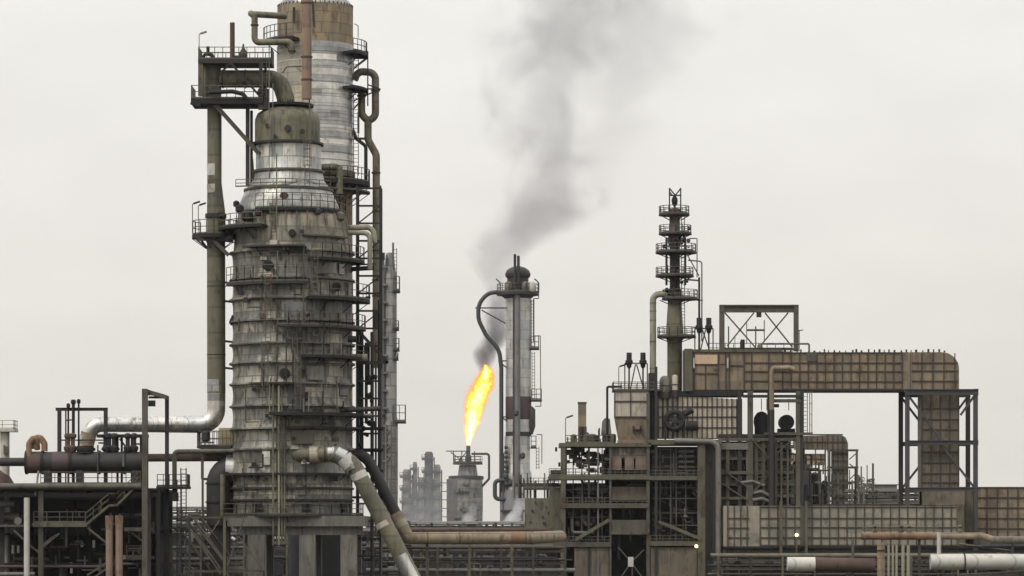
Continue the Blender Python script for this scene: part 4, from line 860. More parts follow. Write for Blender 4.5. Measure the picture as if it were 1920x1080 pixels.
def ducts():
    # upper duct
    def grid(t, x0, x1, y0, y1, sx, ys, d, m='rib', wd=2, skip=()):
        b = t.mb(); x = x0
        while x <= x1 + .1:
            b.bar((x, y0, d), (x, y1, d), wd); x += sx
        for y in ys: b.bar((x0, y, d - .4), (x1, y, d - .4), wd * .85)
        return t.part('stiffener_grid', b, m)
    t = Thing('exhaust_duct', 'upper brown gridded duct with a rounded right corner and its down leg', 'duct', FR, 1760)
    out = [(1288, 662), (1762, 662)] + [(1762 + 32 * math.sin(R(a)), 694 - 32 * math.cos(R(a))) for a in range(10, 91, 10)] + [(1794, 732), (1288, 732)]
    t.part('duct_body', t.mb().prism(out, -32, 40), 'duct')
    t.part('down_leg', t.mb().box(1725, 732, 1794, FR.gy(), -28, 36), 'ductd'); t.pbox('underside_strip', 1288, 732, 1692, 735, -34, 42, 'black')  # thin black strip along the duct underside
    grid(t, 1465, 1690, 662, 732, 15.9, (663, 682, 698, 717, 731), -33); grid(t, 1704, 1792, 664, 732, 20.5, (682, 697, 716), -33)
    b = t.mb()
    for x0, x1, ys in ((1393, 1465, (682, 698, 716)), (1300, 1345, (685, 702)), (1363, 1393, (687,))):
        for y in ys: b.bar((x0, y, -33), (x1, y, -33), 2)
    for x in (1393, 1407, 1439, 1321, 1345, 1359, 1365, 1300): b.bar((x, 663, -33), (x, 732, -33), 2.2)
    t.part('stiffener_grid', b, 'rib'); grid(t, 1725, 1794, 735, 950, 17.2, (767, 787, 806, 827, 848, 868, 888, 905), -29)
    t.pbox('face_panel', 1301, 667, 1343, 684, -34.5, -31, 'peach'); t.pbox('face_panel', 1347, 667, 1357, 684, -34, -31, 'brown')  # paler sheet: light falling on this stretch of duct painted in
    b = t.mb(); rnd = random.Random(1)
    for k in range(30): x = 1470 + k * 10.2 + rnd.uniform(-3, 3); b.box(x, 662 - rnd.uniform(2, 6), x + rnd.uniform(1.5, 4), 662, -32, -28)
    t.part('top_lugs', b, 'dark'); t.pbox('hatch_plate', 1510, 662, 1528, 679, -35, -32, 'steel')
    for x, m in ((1338, 'olive'), ): t.pbox('stain_bracket', 1336, 690, 1340, 694, -36, -33, m)
    for x in (1299, 1362): t.pbox('tube_light', x - 1.5, 673, x + 1.5, 692, -38, -36, 'white')
    t.pbox('left_end_frame', 1282, 656, 1296, 735, -40, 44, 'olsteel'); t.pbox('top_beam', 1288, 657, 1465, 662, -36, 44, 'olsteel')
    # trestle around the leg
    t = Thing('duct_trestle', 'grey braced trestle around the vertical brown duct at the right', 'trestle', FR, 1760, 60)
    gy = FR.gy()
    for x, wd in ((1696, 8), (1823, 8)):
        for d in (-44, 60): t.part('column', t.mb().ibeam((x, 731, d), (x, gy, d), wd), 'fard' if d < 0 else 'dark')
    for y, wd, d in ((737, 11, -46), (831, 8, -46), (918, 7, -46), (737, 11, 62), (831, 8, 62), (918, 7, 62)): t.part('beam', t.mb().ibeam((1692, y, d), (1828, y, d), wd), 'fard')
    for a, b_, d in (((1699, 745), (1760, 826), -44), ((1820, 745), (1795, 780), -44), ((1820, 745), (1760, 826), 60), ((1760, 836), (1820, 914), -44), ((1699, 914), (1760, 836), 60), ((1699, 745), (1760, 826), 60)): t.pbar((*a, d), (*b_, d), 4, 'fard', 'brace')
    t.pbar((1703, 660, -46), (1703, 735, -46), 1.4, 'lsteel', 'pole')
    # lower duct
    t = Thing('lower_duct', 'long beige gridded duct low across the right unit', 'duct', FR, 1590, -20)
    t.part('duct_body', t.mb().box(1352, 949, 1784, 1024, -70, 10), 'ductg'); t.pbox('underside_strip', 1352, 1024, 1790, 1028, -72, 12, 'black')
    grid(t, 1360, 1400, 949, 1024, 12, (972, 990, 1008), -71); grid(t, 1420, 1784, 949, 1024, 16.1, (951, 972, 989, 1008, 1022), -71)
    for x in (1458, 1505): t.part('column', t.mb().ibeam((x, 940, -76), (x, gy, -76), 5), 'olsteel')
    t.pbox('column_plate', 1494, 949, 1506, 1024, -75, -70, 'steel'); t.pbox('end_frame', 1784, 946, 1798, 1028, -72, 12, 'olsteel')
    t.pbox('support_beam', 1352, 1030, 1790, 1040, -60, -40, 'olsteel'); t.pbox('support_beam', 1500, 1040, 1790, 1046, -40, -30, 'dark')
    t.part('connecting_trunk', t.mb().box(1725, 922, 1800, 948, -66, 8), 'ductd')
    for x in (1405, 1590, 1700, 1780): t.part('column', t.mb().ibeam((x, 1028, -50), (x, gy, -50), 7), 'steel')
    # right brown duct
    t = Thing('side_duct', 'brown gridded duct running out of the right edge of the picture', 'duct', FR, 1880, 40)
    t.part('duct_body', t.mb().box(1800, 913, 2010, 1006, -10, 80), 'duct'); grid(t, 1830, 2010, 913, 1006, 19.3, (914, 933, 952, 972, 991), -11)
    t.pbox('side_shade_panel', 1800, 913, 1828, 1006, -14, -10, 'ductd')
    for x in (1826, 1960): t.part('support', t.mb().ibeam((x, 1006, 20), (x, gy, 20), 7), 'dark')
    # middle distance ducts
    FQ = Fr(400); gq = FQ.gy()
    t = Thing('distant_duct', 'small brown duct with rounded corner beyond the right unit', 'duct', FQ, 1570)
    out = [(1490, 818), (1575, 816), (1584, 821), (1588, 832), (1588, 843), (1490, 843)]
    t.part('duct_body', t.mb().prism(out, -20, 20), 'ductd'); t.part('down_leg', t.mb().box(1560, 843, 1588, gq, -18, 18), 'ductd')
    grid(t, 1492, 1586, 818, 843, 9.6, (829,), -21, wd=1.5); grid(t, 1560, 1588, 846, 950, 9.3, (852, 864, 876, 888, 900, 915, 930), -19, wd=1.4)
    t.part('lug', t.mb().box(1505, 814, 1580, 816, -5, 0), 'dark')
    t = Thing('yellow_duct', 'short yellowish gridded duct below the small brown one', 'duct', FQ, 1515, 10)
    t.part('duct_body', t.mb().box(1484, 851, 1546, 872, -10, 20), 'ducty'); grid(t, 1490, 1546, 851, 872, 9.6, (861,), -11, wd=1.5)
    t.part('support', t.mb().box(1486, 872, 1504, gq, -8, 18), 'fard')
    t = Thing('duct_support_frame', 'light frame around the small brown duct leg', 'frame', FQ, 1580, -24)
    for x, wd in ((1552, 5), (1604, 4), (1545, 3)): t.part('column', t.mb().ibeam((x, 843, -24), (x, gq, -24), wd), 'lsteel' if wd == 5 else 'steel')
    for y in (845, 877, 905, 930): t.part('beam', t.mb().ibeam((1548, y, -24), (1607, y, -24), 4), 'steel')
    for a, b_ in (((1606, 848), (1590, 862)), ((1590, 870), (1606, 882)), ((1606, 884), (1590, 900))): t.pbar((*a, -24), (*b_, -24), 2, 'steel', 'brace')
ducts()

def top_portal():
    z = FR.p(0, 660).z
    t = Thing('portal_frame', 'rectangular steel portal with two crossed braces standing on the upper brown duct', 'frame', FR, 1420, -10, z=z)
    t.part('post', t.mb().ibeam((1352, 573, -20), (1352, 660, -20), 9), 'steel'); t.part('post', t.mb().ibeam((1491, 573, -20), (1491, 660, -20), 9), 'steel'); t.part('post', t.mb().ibeam((1357, 573, 24), (1357, 660, 24), 6), 'lsteel')
    t.part('top_beam', t.mb().ibeam((1348, 580, -20), (1495, 580, -20), 14), 'steel'); t.part('bottom_beam', t.mb().ibeam((1356, 656, -20), (1488, 656, -20), 4), 'olsteel')
    for a, b_ in (((1358, 588), (1418, 656)), ((1412, 588), (1362, 650)), ((1433, 588), (1484, 652)), ((1476, 588), (1428, 645))): t.pbar((*a, -20), (*b_, -20), 2.6, 'steel', 'brace')
    t.pbox('lifting_block', 1417, 587, 1426, 596, -24, -16, 'dark')
    for x, y0, y1, wd in ((1366, 612, 660, 2.2), (1400, 605, 645, 1.4), (1417, 612, 650, 2.4), (1433, 600, 640, 1.6), (1378, 630, 660, 1.2), (1388, 640, 662, 1.2)): t.pbar((x, y0, 0), (x, y1, 0), wd, 'steel', 'mast')
    t.pbar((1400, 619, 0), (1434, 619, 0), 3.5, 'steel', 'mast_arm'); t.part('railing', t.mb().rails([(1330, 660, 30), (1488, 660, 30)], 18, 16, 1.2), 'rail')
    t.ptube([(1422, 650, -24), (1426, 646, -24), (1515, 646, -24), (1515, 662, -24)], 1.8, 'olsteel', bend=3, seg=8); t.part('valve', t.mb().lathe(1423, -26, [(2, 645), (5, 649), (5, 654), (2, 657)], 12), 'olsteel')
    t.part('black_stub', t.mb().tube([(1391, 638, -22), (1391, 660, -22)], 4, seg=12), 'black')
    t.pbar((1497, 621, -20), (1497, 660, -20), 1.5, 'lsteel', 'lamp_pole'); t.pbar((1496, 621, -20), (1504, 620, -20), 2, 'lsteel', 'lamp_arm')
top_portal()
def silencers(x1, x2, yt, yb, base, lab, zy):
    t = Thing('vent_silencer_pair', lab, 'vent', FR, (x1 + x2) / 2, -16, 'twin vent silencers', z=FR.p(0, base).z)
    for x in (x1, x2):
        s = t.part('silencer', t.mb().lathe(x, -16, [(4.5, yt), (5, yt + 1), (5, yt + 13), (7, yt + 15), (7, yt + 20), (5, yt + 22), (4, yt + 27), (1.5, yt + 30)], 16), 'black')
        t.part('stem', t.mb().tube([(x, yt + 28, -16), (x, base, -16)], 1.6, seg=8), 'dark', s)
    a, b = x1 - 8, x2 + 8; ym = yt + 20
    for p, q in (((a, ym), (a, base)), ((b, ym), (b, base)), ((a, ym), (b, ym)), ((x1 + 12, ym + 2), (x1 + 2, base)), ((x2 - 12, ym + 2), (x2 + 2, base))): t.pbar((*p, -16), (*q, -16), 2.2, 'dark', 'frame_bar')
silencers(1179, 1205, 662, 0, 733, 'twin black capped vent silencers on the beige hopper', 0)
silencers(1310, 1328, 597, 0, 660, 'twin black capped vent silencers beside the slim ringed tower', 0)
def hopper():
    t = Thing('hopper', 'beige sheet hopper with tapered bottom below the twin vents', 'hopper', FR, 1183, 0, z=FR.p(0, 838).z)
    t.part('bin', t.mb().box(1152, 735, 1214, 783, -40, 20), 'beige'); t.part('taper', t.mb().frust((1152, 1214, -40, 20, 783), (1160, 1216, -36, 16, 826)), 'duct')
    t.part('base', t.mb().box(1158, 826, 1218, 838, -38, 18), 'brown')
    b = t.mb()
    for y in (735, 754, 783): b.box(1150, y - 1, 1216, y + 1.4, -42, -40)
    for x in (1151, 1181, 1215): b.box(x - 1, 735, x + 1, 783, -42, -40)
    t.part('stiffener_grid', b, 'rib'); b = t.mb(); b.box(1185, 800, 1188, 813, -44, -38); b.box(1198, 800, 1201, 813, -44, -38); b.box(1185, 806, 1201, 808, -44, -38); t.part('handle_frame', b, 'dark')
    t.plat(1148, 1240, 733, -40, 30, 2, 15, 'flb', 'dark', 14)
hopper()
lamp_post('black floodlight on a pole over the beige hopper deck', FR, 1159, 690, 733, -38, 1, 'rail', 'black')
lamp_post('floodlight on a pole left of the short tan stack', FR, 1060, 785, 832, -30, 1, 'rail', 'dark')
pipe_thing('black pipe with a square bend left of the beige hopper', FR, [(1138, 835), (1138, 726), (1166, 726)], 2.2, 'black', d=-20, bend=3)
def stack_short():
    t = Thing('short_stack', 'short square tan stack with a reddish foot on the left roof of the right unit', 'stack', FR, 1091, 0, z=FR.p(0, 836).z)
    t.part('shaft', t.mb().box(1084, 755, 1099, 800, -8, 8), 'duct'); t.part('foot', t.mb().box(1084, 800, 1100, 836, -9, 9), 'rust'); t.pbox('rim', 1083, 754, 1100, 757, -9, 9, 'rust')
stack_short()
def cyl(name, lab, x, r, y0, y1, m, d=0):
    t = Thing(name, lab, 'vessel', FR, x, d, z=FR.p(0, y1).z)
    t.part('shell', t.mb().lathe(x, d, [(r * .3, y0), (r * .75, y0 + r * .25), (r, y0 + r * .8), (r, y1 - 12)], 22), m); t.part('foot_ring', t.mb().lathe(x, d, [(r + 1, y1 - 12), (r + 1, y1)], 22), 'dark'); t.part('belt', t.mb().lathe(x, d, [(r + .5, y0 + 18), (r + .5, y0 + 20)], 22), 'dark')
cyl('domed_vessel', 'fat greenish domed vessel left of the brown duct end', 1245, 10, 706, 748, 'green', -30)
cyl('domed_vessel', 'slender cream domed vessel left of the brown duct end', 1264, 5.5, 704, 745, 'beige', -34)
def ribbed():
    t = Thing('ribbed_casing', 'tan casing with close dark vertical ribs under the upper duct', 'duct', FR, 1300, 0, z=FR.p(0, 822).z)
    t.part('casing', t.mb().prism([(1230, 742), (1385, 750), (1385, 822), (1230, 822)], -30, 40), 'ribcream'); t.pbox('head_beam', 1226, 735, 1392, 744, -34, 40, 'black')
    b = t.mb()
    for k in range(18): x = 1232 + k * 9.2; b.bar((x, 741 + k * .5, -32), (x, 822, -32), 4 if k < 5 else 2)
    for y in (764, 783, 803): b.bar((1230, y, -31), (1388, y, -31), 2)
    t.part('stiffener_grid', b, 'dark')
    t = Thing('blower', 'black round fan housing in front of the ribbed casing', 'blower', FR, 1262, -50, z=FR.p(0, 828).z)
    t.part('fan_housing', t.mb().tube([(1262 + 16 * math.cos(a * .3), 790 + 16 * math.sin(a * .3), -50) for a in range(22)], 5, bend=1, seg=10), 'black'); t.part('hub', t.mb().tube([(1262, 790, -46), (1262, 790, -56)], 6, seg=14), 'dark')
    for x in (1245, 1280): t.part('leg', t.mb().bar((x, 795, -50), (x, 828, -50), 3), 'black')
    for a in (0, 60, 120): t.part('spoke', t.mb().bar((1262 - 15 * math.cos(R(a)), 790 - 15 * math.sin(R(a)), -48), (1262 + 15 * math.cos(R(a)), 790 + 15 * math.sin(R(a)), -48), 2.5), 'black')
    t.part('motor', t.mb().tube([(1284, 800, -50), (1306, 800, -50)], 9, seg=16), 'black'); t.part('outlet', t.mb().tube([(1280, 778, -50), (1296, 770, -50)], 6, seg=12), 'black')
ribbed()
pipe_thing('tan hooked pipe crossing in front of the upper brown duct', FR, [(1485, 696, -50), (1478, 692, -50), (1445, 693, -50), (1443, 700, -50), (1443, 1040, -50)], 4.6, 'duct', bend=9, segs=((1443, 770, 1443, 1040, -50, 'dark'),))
pipe_thing('pale grey pipe bending down the front of the right unit', FR, [(1262, 828, -60), (1343, 830, -60), (1344, 1230, -60)], 5.4, 'lsteel', bend=16)

def unit_frame():
    gy = FR.gy(); rnd = random.Random(77)
    t = Thing('process_structure', 'dark multi storey steel process building full of pipes, right of centre', 'building', FR, 1200)
    cols = ((1055, 9, 'olsteel', 832), (1103, 4, 'dark', 836), (1120, 3, 'lsteel', 840), (1143, 4, 'steel', 838), (1213, 6, 'steel', 740), (1228, 5, 'dark', 690), (1312, 14, 'olsteel', 826), (1336, 6, 'dark', 826))
    for x, wd, m, y0 in cols: t.part('column', t.mb().ibeam((x, y0, -50), (x, gy, -50), wd), m)
    for x in (1060, 1140, 1215, 1320): t.part('column', t.mb().ibeam((x, 836, 60), (x, gy, 60), 8), 'black')
    for y, x0, x1, m, th in ((832, 1048, 1218, 'olsteel', 7), (826, 1212, 1350, 'olsteel', 9), (893, 1028, 1214, 'olsteel', 7), (896, 1214, 1310, 'olsteel', 5), (947, 1050, 1214, 'steel', 6), (997, 1144, 1214, 'olsteel', 5), (1019, 1004, 1144, 'steel', 6), (1017, 1216, 1312, 'olsteel', 6)):
        t.plat(x0, x1, y, -56, 60, th, 0 if y < 840 or y == 997 else 13, 'f', m, 12)
    t.part('railing', t.mb().rails([(1060, 832, -50), (1148, 832, -50)], 14, 12, 1.3), 'rail')
    # inclined braces of the portal
    for a, b_ in (((1078, 1012), (1140, 975)), ((1232, 978), (1310, 1010))): t.part('inclined_beam', t.mb().bar((*a, -54), (*b_, -54), 15, 6), 'olsteel')
    t.pbox('hood_panel', 1146, 975, 1212, 997, -52, -46, 'steel')
    # bays
    t.pbox('dark_backing', 1050, 905, 1349, gy, 62, 70, 'black'); t.pbox('dark_backing', 1145, 836, 1349, 905, 62, 70, 'black'); t.pbox('side_wall', 1318, 836, 1334, gy, -30, 0, 'steel'); t.pbox('shaft_wall', 1216, 700, 1231, 838, -20, 20, 'dark')
    t.pbox('clad_wall', 1076, 1026, 1140, gy, -50, 40, 'ductd'); t.pbox('clad_wall', 1218, 1026, 1304, gy, -50, 40, 'ductd')
    for x0 in (1147, 1170, 1190): t.pbox('wall_panel', x0, 857, x0 + (17 if x0 < 1190 else 20), 882, -44, -38, 'brown')
    t.pbox('clad_wall', 1143, 840, 1214, 860, -36, 30, 'clad'); t.pbox('clad_wall', 1147, 913, 1212, 938, -36, 30, 'ductd'); t.pbox('clad_wall', 1222, 840, 1306, 893, -10, 50, 'dark')
    for y in (845, 854, 864, 874): t.pbox('louvre', 1272, y, 1300, y + 4, -30, -14, 'lsteel')
    t.pbox('cross_box', 1176, 1044, 1186, 1062, -46, -40, 'white')
    for a, b_ in (((1158, 1026), (1182, 1054)), ((1206, 1030), (1182, 1054)), ((1182, 1054), (1164, 1080)), ((1182, 1054), (1204, 1084)), ((1184, 1054), (1184, 1100))): t.pbar((*a, -44), (*b_, -44), 2.2, 'steel', 'brace')
    for k in range(90):
        x = rnd.uniform(1064, 1306); y = rnd.uniform(842, 1010); d = rnd.uniform(-40, 40); r = rnd.uniform(1, 3.4)
        if 1140 < x < 1214 and y < 900: d = 0
        L = rnd.uniform(10, 50); x2 = min(1308, x + L)
        if rnd.random() < .5: P = [(x, y, d), (x, y + L, d)]
        elif rnd.random() < .5: P = [(x, y, d), (x2, y, d)]
        else: P = [(x, y, d), (x, y + L * .6, d), (x2, y + L * .6, d)]
        t.ptube(P, r, rnd.choice(('dark', 'dark', 'steel', 'fard', 'black', 'lsteel', 'rust')), seg=8)
    for x, y, s in ((1085, 868, 6), (1112, 862, 5), (1086, 918, 7), (1112, 915, 5), (1132, 915, 6), (1094, 972, 7), (1082, 980, 5), (1112, 975, 4)):
        t.part('insulated_vessel', t.mb().lathe(x, -20, [(s * .5, y - s), (s, y - s * .4), (s, y + s), (s * .6, y + s * 1.4)], 14), 'lsteel')
    for k in range(40):
        x = rnd.choice((rnd.uniform(1066, 1140), rnd.uniform(1222, 1305))); y = rnd.uniform(845, 1005); s = rnd.uniform(2, 5)
        t.pbox('equipment_box', x - s, y - s * .6, x + s, y + s * .6, rnd.uniform(-45, -20), 0, rnd.choice(('dark', 'black', 'steel', 'lsteel', 'rust')))
    for k in range(70):
        x = rnd.uniform(1222, 1308); y = rnd.uniform(842, 1000); L = rnd.uniform(6, 26)
        a = rnd.random(); P = [(x, y, -30), (min(1308, x + L), y, -30)] if a < .35 else [(x, y, -30), (x, y + L, -30)] if a < .8 else [(x, y, -30), (min(1308, x + L), y + L * .6, -30)]
        t.pbar(*P, rnd.uniform(1, 3), rnd.choice(('steel', 'dark', 'lsteel', 'fard', 'black')), 'strut')
    for k in range(26):
        x = rnd.uniform(1062, 1138); y = rnd.uniform(842, 884); s = rnd.uniform(3, 9)
        t.pbox('equipment_box', x - s, y - s * .7, x + s, y + s * .7, rnd.uniform(-30, 20), 30, rnd.choice(('dark', 'black', 'black', 'steel')))
    for x0, x1, y in ((1222, 1306, 858), (1222, 1306, 876), (1222, 1306, 915), (1222, 1306, 935), (1222, 1306, 962), (1222, 1306, 985), (1062, 1140, 868), (1062, 1140, 918), (1062, 1140, 970)): t.pbar((x0, y, -34), (x1, y, -34), 2, 'steel', 'stringer')
    for x in (1236, 1256, 1266, 1284, 1074, 1090, 1128): t.pbar((x, 842, -36), (x, 1012, -36), 2, 'steel', 'stringer')
    # roof clutter
    for k in range(16):
        x = rnd.uniform(1064, 1150); hh = rnd.uniform(8, 34); r = rnd.uniform(.8, 2.4)
        t.ptube([(x, 834 - hh, rnd.uniform(-30, 20)), (x, 836, -10)], r, rnd.choice(('dark', 'steel', 'black')), seg=8, name='roof_pipe')
    for k in range(12):
        x = rnd.uniform(1066, 1150); s = rnd.uniform(3, 7); t.part('roof_valve', t.mb().lathe(x, rnd.uniform(-20, 10), [(s * .5, 820 - s), (s, 822 - s), (s, 828), (s * .6, 834)], 12), rnd.choice(('dark', 'olsteel', 'black')))
    t.part('louvre_hood', t.mb().prism([(1127, 815), (1129, 790), (1134, 784), (1143, 786), (1146, 815)], -20, 10), 'lsteel')
    for x, y in ((1050, 868), (1044, 840)): t.pbox('gauge', x - 4, y, x, y + 8, -58, -50, 'black')
    t.part('left_cabin', t.mb().box(1032, 882, 1052, 896, -40, 20), 'dark'); t.part('left_cabin', t.mb().box(1030, 915, 1052, 1000, -40, 40), 'olsteel')
    return t
unit_frame()
def tank_r():
    t = Thing('old_tank', 'stained greenish tank half hidden at the left foot of the right unit', 'tank', FR, 1016, 30)
    t.part('shell', t.mb().box(984, 934, 1052, FR.gy(), 0, 60), 'green'); t.pbox('roof_deck', 982, 914, 1050, 918, -4, 64, 'steel'); t.part('railing', t.mb().rails([(984, 914, -2), (1048, 914, -2)], 12, 12, 1.2), 'rail')
    rnd = random.Random(8)
    for k in range(12): x = rnd.uniform(990, 1046); y = rnd.uniform(940, 1000); s = rnd.uniform(1.5, 4); t.pbox('vent_plate', x, y, x + s, y + s, -3, 1, 'dark')
    for k in range(16): x = rnd.uniform(960, 1044); hh = rnd.uniform(6, 30); t.ptube([(x, 914 - hh, 10), (x, 934, 10)], rnd.uniform(.8, 2.6), rnd.choice(('dark', 'steel', 'lsteel', 'fard')), seg=8)
    t.pbox('upper_gallery', 960, 908, 1050, 912, 20, 50, 'fard'); t.part('railing', t.mb().rails([(962, 908, 22), (1048, 908, 22)], 12, 10, 1), 'rail')
tank_r()

def mid_right():
    gy = FR.gy(); rnd = random.Random(31)
    t = Thing('process_structure', 'open steel building with tall grey columns carrying the upper brown duct', 'building', FR, 1430, 40)
    for x, wd, m, y0 in ((1404, 10, 'steel', 735), (1440, 8, 'dark', 735), (1493, 8, 'steel', 735), (1500, 5, 'dark', 735), (1362, 6, 'olsteel', 826), (1399, 5, 'lsteel', 826), (1384, 7, 'dark', 735)):
        t.part('column', t.mb().ibeam((x, y0, -38), (x, gy, -38), wd), m)
    for y, x0, x1, th, m in ((742, 1390, 1500, 5, 'dark'), (750, 1440, 1498, 6, 'steel'), (812, 1430, 1520, 5, 'steel'), (822, 1345, 1490, 6, 'steel'), (832, 1345, 1400, 12, 'lsteel'), (884, 1345, 1410, 6, 'steel'), (932, 1345, 1410, 5, 'steel')):
        t.pbox('beam', x0, y, x1, y + th, -44, -30, m)
    t.pbox('floor_deck', 1345, 815, 1500, 820, -38, 60, 'dark'); t.pbox('floor_deck', 1345, 890, 1480, 893, -30, 60, 'dark'); t.pbox('floor_deck', 1345, 945, 1780, 948, -20, 80, 'dark')
    t.pbox('dark_backing', 1345, 826, 1488, gy, 62, 70, 'dark'); t.pbox('grey_wall', 1346, 835, 1398, 1000, 0, 50, 'steel'); t.pbox('grey_wall', 1484, 870, 1522, 950, 20, 50, 'farg')
    for x0, x1, y in ((1404, 1486, 838), (1404, 1486, 862), (1404, 1486, 886), (1404, 1486, 908), (1404, 1486, 930), (1346, 1400, 908), (1346, 1400, 860)): t.plat(x0, x1, y, -36, 10, 3, 12, 'f', 'olsteel', 10)
    for x in (1414, 1428, 1452, 1462, 1474): t.part('column', t.mb().ibeam((x, 822, -37), (x, 948, -37), 4), rnd.choice(('steel', 'olsteel', 'lsteel')))
    for a, b_ in (((1348, 905), (1398, 938)), ((1404, 822), (1440, 862)), ((1440, 862), (1486, 822)), ((1404, 930), (1440, 886)), ((1346, 1004), (1398, 1030)), ((1350, 880), (1400, 915))): t.pbar((*a, -46), (*b_, -46), 2.2, 'steel', 'brace')
    t.part('ladder', t.mb().ladder(1507, 735, 812, -36, 7, 1.4), 'rail'); t.part('ladder', t.mb().ladder(1517, 735, 812, -36, 4, 1.6, 20), 'lsteel')
    t.part('ladder', t.mb().ladder(1424, 826, 945, -40, 14, 1.6, 6), 'olsteel')
    m_ = t.part('machine', t.mb().tube([(1474, 792, -16), (1474, 792, 16)], 14, seg=22), 'black'); t.pbox('machine_base', 1458, 804, 1490, 812, -12, 12, 'black', m_); t.part('machine', t.mb().lathe(1427, -10, [(3, 772), (9, 775), (14, 783), (15, 792), (13, 802), (13, 814)], 20), 'black')
    for x in (1427, 1437, 1478): t.pbar((x, 748, -10), (x, 770, -10), 1.4, 'dark', 'hanger')
    t.pbox('hoist', 1444, 758, 1460, 764, -10, 0, 'dark')
    for k in range(9): x = 1352 + k * 5; t.ptube([(x, 840, -10), (x + 8, 880, -10)], 1.8, rnd.choice(('brown', 'lsteel', 'rust', 'olive')), name='furnace_tube', seg=8)
    for k in range(80):
        x = rnd.uniform(1404, 1484) if k < 50 else rnd.uniform(1484, 1560); y = rnd.uniform(826, 930); d = rnd.uniform(-30, 40); L = rnd.uniform(10, 60)
        if rnd.random() < .65: P = [(x, y, d), (x, min(948, y + L), d)]
        else: P = [(x, y, d), (x + L * .4, y, d), (x + L * .4, min(948, y + L * .6), d)]
        t.ptube(P, rnd.uniform(.9, 3), rnd.choice(('dark', 'steel', 'steel', 'olive', 'fard', 'lsteel', 'rust', 'olsteel')), seg=8)
    for k in range(34):
        x = rnd.uniform(1404, 1480); y = rnd.choice((826, 840, 856, 870, 885, 905, 920, 935)) + rnd.uniform(-2, 2); s = rnd.uniform(3, 8)
        t.pbox('equipment_box', x - s, y - s * .5, x + s, y + s * .5, rnd.uniform(-36, -20), 0, rnd.choice(('dark', 'steel', 'olsteel', 'black', 'fard', 'olive')))
    for x0, y0, x1 in ((1386, 906, 1430), (1410, 925, 1440), (1408, 938, 1445)): t.ptube([(x0, y0, -44), ((x0 + x1) / 2, y0 - 3, -44), (x1, y0 + 5, -44)], 3, 'lsteel', seg=10)
    for x in (1524, 1540, 1555, 1600, 1612, 1622): t.ptube([(x, 880 + (x % 7) * 5, 20), (x, 948, 20)], 1.8, 'lsteel', seg=8)
    for x, r_, y, m in ((1480, 9, 876, 'farg'), (1532, 9, 884, 'fard'), (1550, 6, 900, 'steel'), (1498, 8, 862, 'dark')):
        t.part('drum_vessel', t.mb().lathe(x, 50, [(2, y), (r_ * .8, y + 3), (r_, y + 8), (r_, 948)], 18), m)
    for x in range(1486, 1650, 11): t.ptube([(x, 868 + (x * 7) % 40, 30), (x, 948, 30)], .9 + (x % 3) * .5, ('steel', 'fard', 'lsteel', 'dark')[x % 4], seg=8)
    for y, x0, x1 in ((880, 1484, 1560), (905, 1484, 1600), (926, 1484, 1690), (938, 1484, 1690)): t.pbox('beam', x0, y, x1, y + 3, 24, 34, 'steel')
    t.part('drum_vessel', t.mb().lathe(1513, 30, [(2, 903), (10, 906), (11, 912), (11, 948)], 18), 'fard')
mid_right()

# foreground pipes, bottom right
FB = Fr(230)
def fore_bits():
    t = Thing('pipe_sleeper', 'low steel sleeper frame carrying the white and tan pipes, bottom right', 'pipe support', FB, 1780, -10)
    for x in (1600, 1725, 1900):
        t.part('post', t.mb().ibeam((x, 1012, 12), (x, FB.gy(), 12), 5), 'steel')
    for y in (1026, 1034): t.part('beam', t.mb().ibeam((1596, y, 12), (1990, y, 12), 4), 'dark')
    t.part('railing', t.mb().rails([(1618, 996, 16), (1760, 996, 16)], 12, 10, 1), 'olive')
    for x in (1640, 1690, 1705, 1800): t.part('valve', t.mb().lathe(x, 2, [(2, 984), (5, 987), (3, 991), (5, 995), (5, 999)], 12), 'olsteel')
    for k in range(7): x = 1800 + k * 14; t.part('pipe', t.mb().tube([(x, 1020 + k * 2, 20), (x + 60, 1028 + k * 2, 20)], 2.2, seg=8), ('green', 'lsteel', 'steel')[k % 3])
fore_bits()
pipe_thing('big white capped pipe with a rusty stretch, bottom right', FB, [(1476, 1058), (1528, 1058)], 13.5, 'white')
pipe_thing('rust brown pipe continuing the white capped one', FB, [(1528, 1058), (1640, 1060)], 13, 'rust', d=1)
pipe_thing('yellowish tan pipe with a lagged bend above the white main', FB, [(1616, 1005), (1842, 1005), (1862, 1012), (1990, 1012)], 6.4, 'tan', bend=10, segs=((1616, 1005, 1760, 1005, 0, 'orust'), (1856, 1012, 1990, 1013, 0, 'green')))
pipe_thing('large white lagged main leaving at the right edge', FB, [(1742, 1053), (2000, 1053)], 14.5, 'white', d=-20, flanges=((1805, 1053, 3, 0),))
pipe_thing('short white riser standing on the large white main', FB, [(1758, 998), (1758, 1042)], 4, 'white', d=-20)
pipe_thing('thick cream lagged riser with rounded top, bottom right', FB, [(1651, 1017), (1651, 1220)], 7.5, 'tan', d=-10, flanges=((1651, 1032, 0, 2),))
for x, r, lab in ((1665, 2.6, 'thin pale green riser just right of the thick cream riser'), (1673, 2.2, 'second thin pale green riser from the thick cream riser'), (1680, 2.4, 'middle thin pale green riser right of the cream riser'), (1692, 3.2, 'fourth pale green riser from the thick cream riser'), (1702, 3.2, 'rightmost pale green riser of the row beside the cream riser')):
    pipe_thing(lab, FB, [(x, 1022), (x, 1220)], r, 'pale', d=-10, group='pale green risers', seg=10)
pipe_thing('grey mixed pipe under the white main at the bottom right corner', FB, [(1800, 1082, 0), (1880, 1078, 0), (1990, 1070, 0)], 6, 'green')

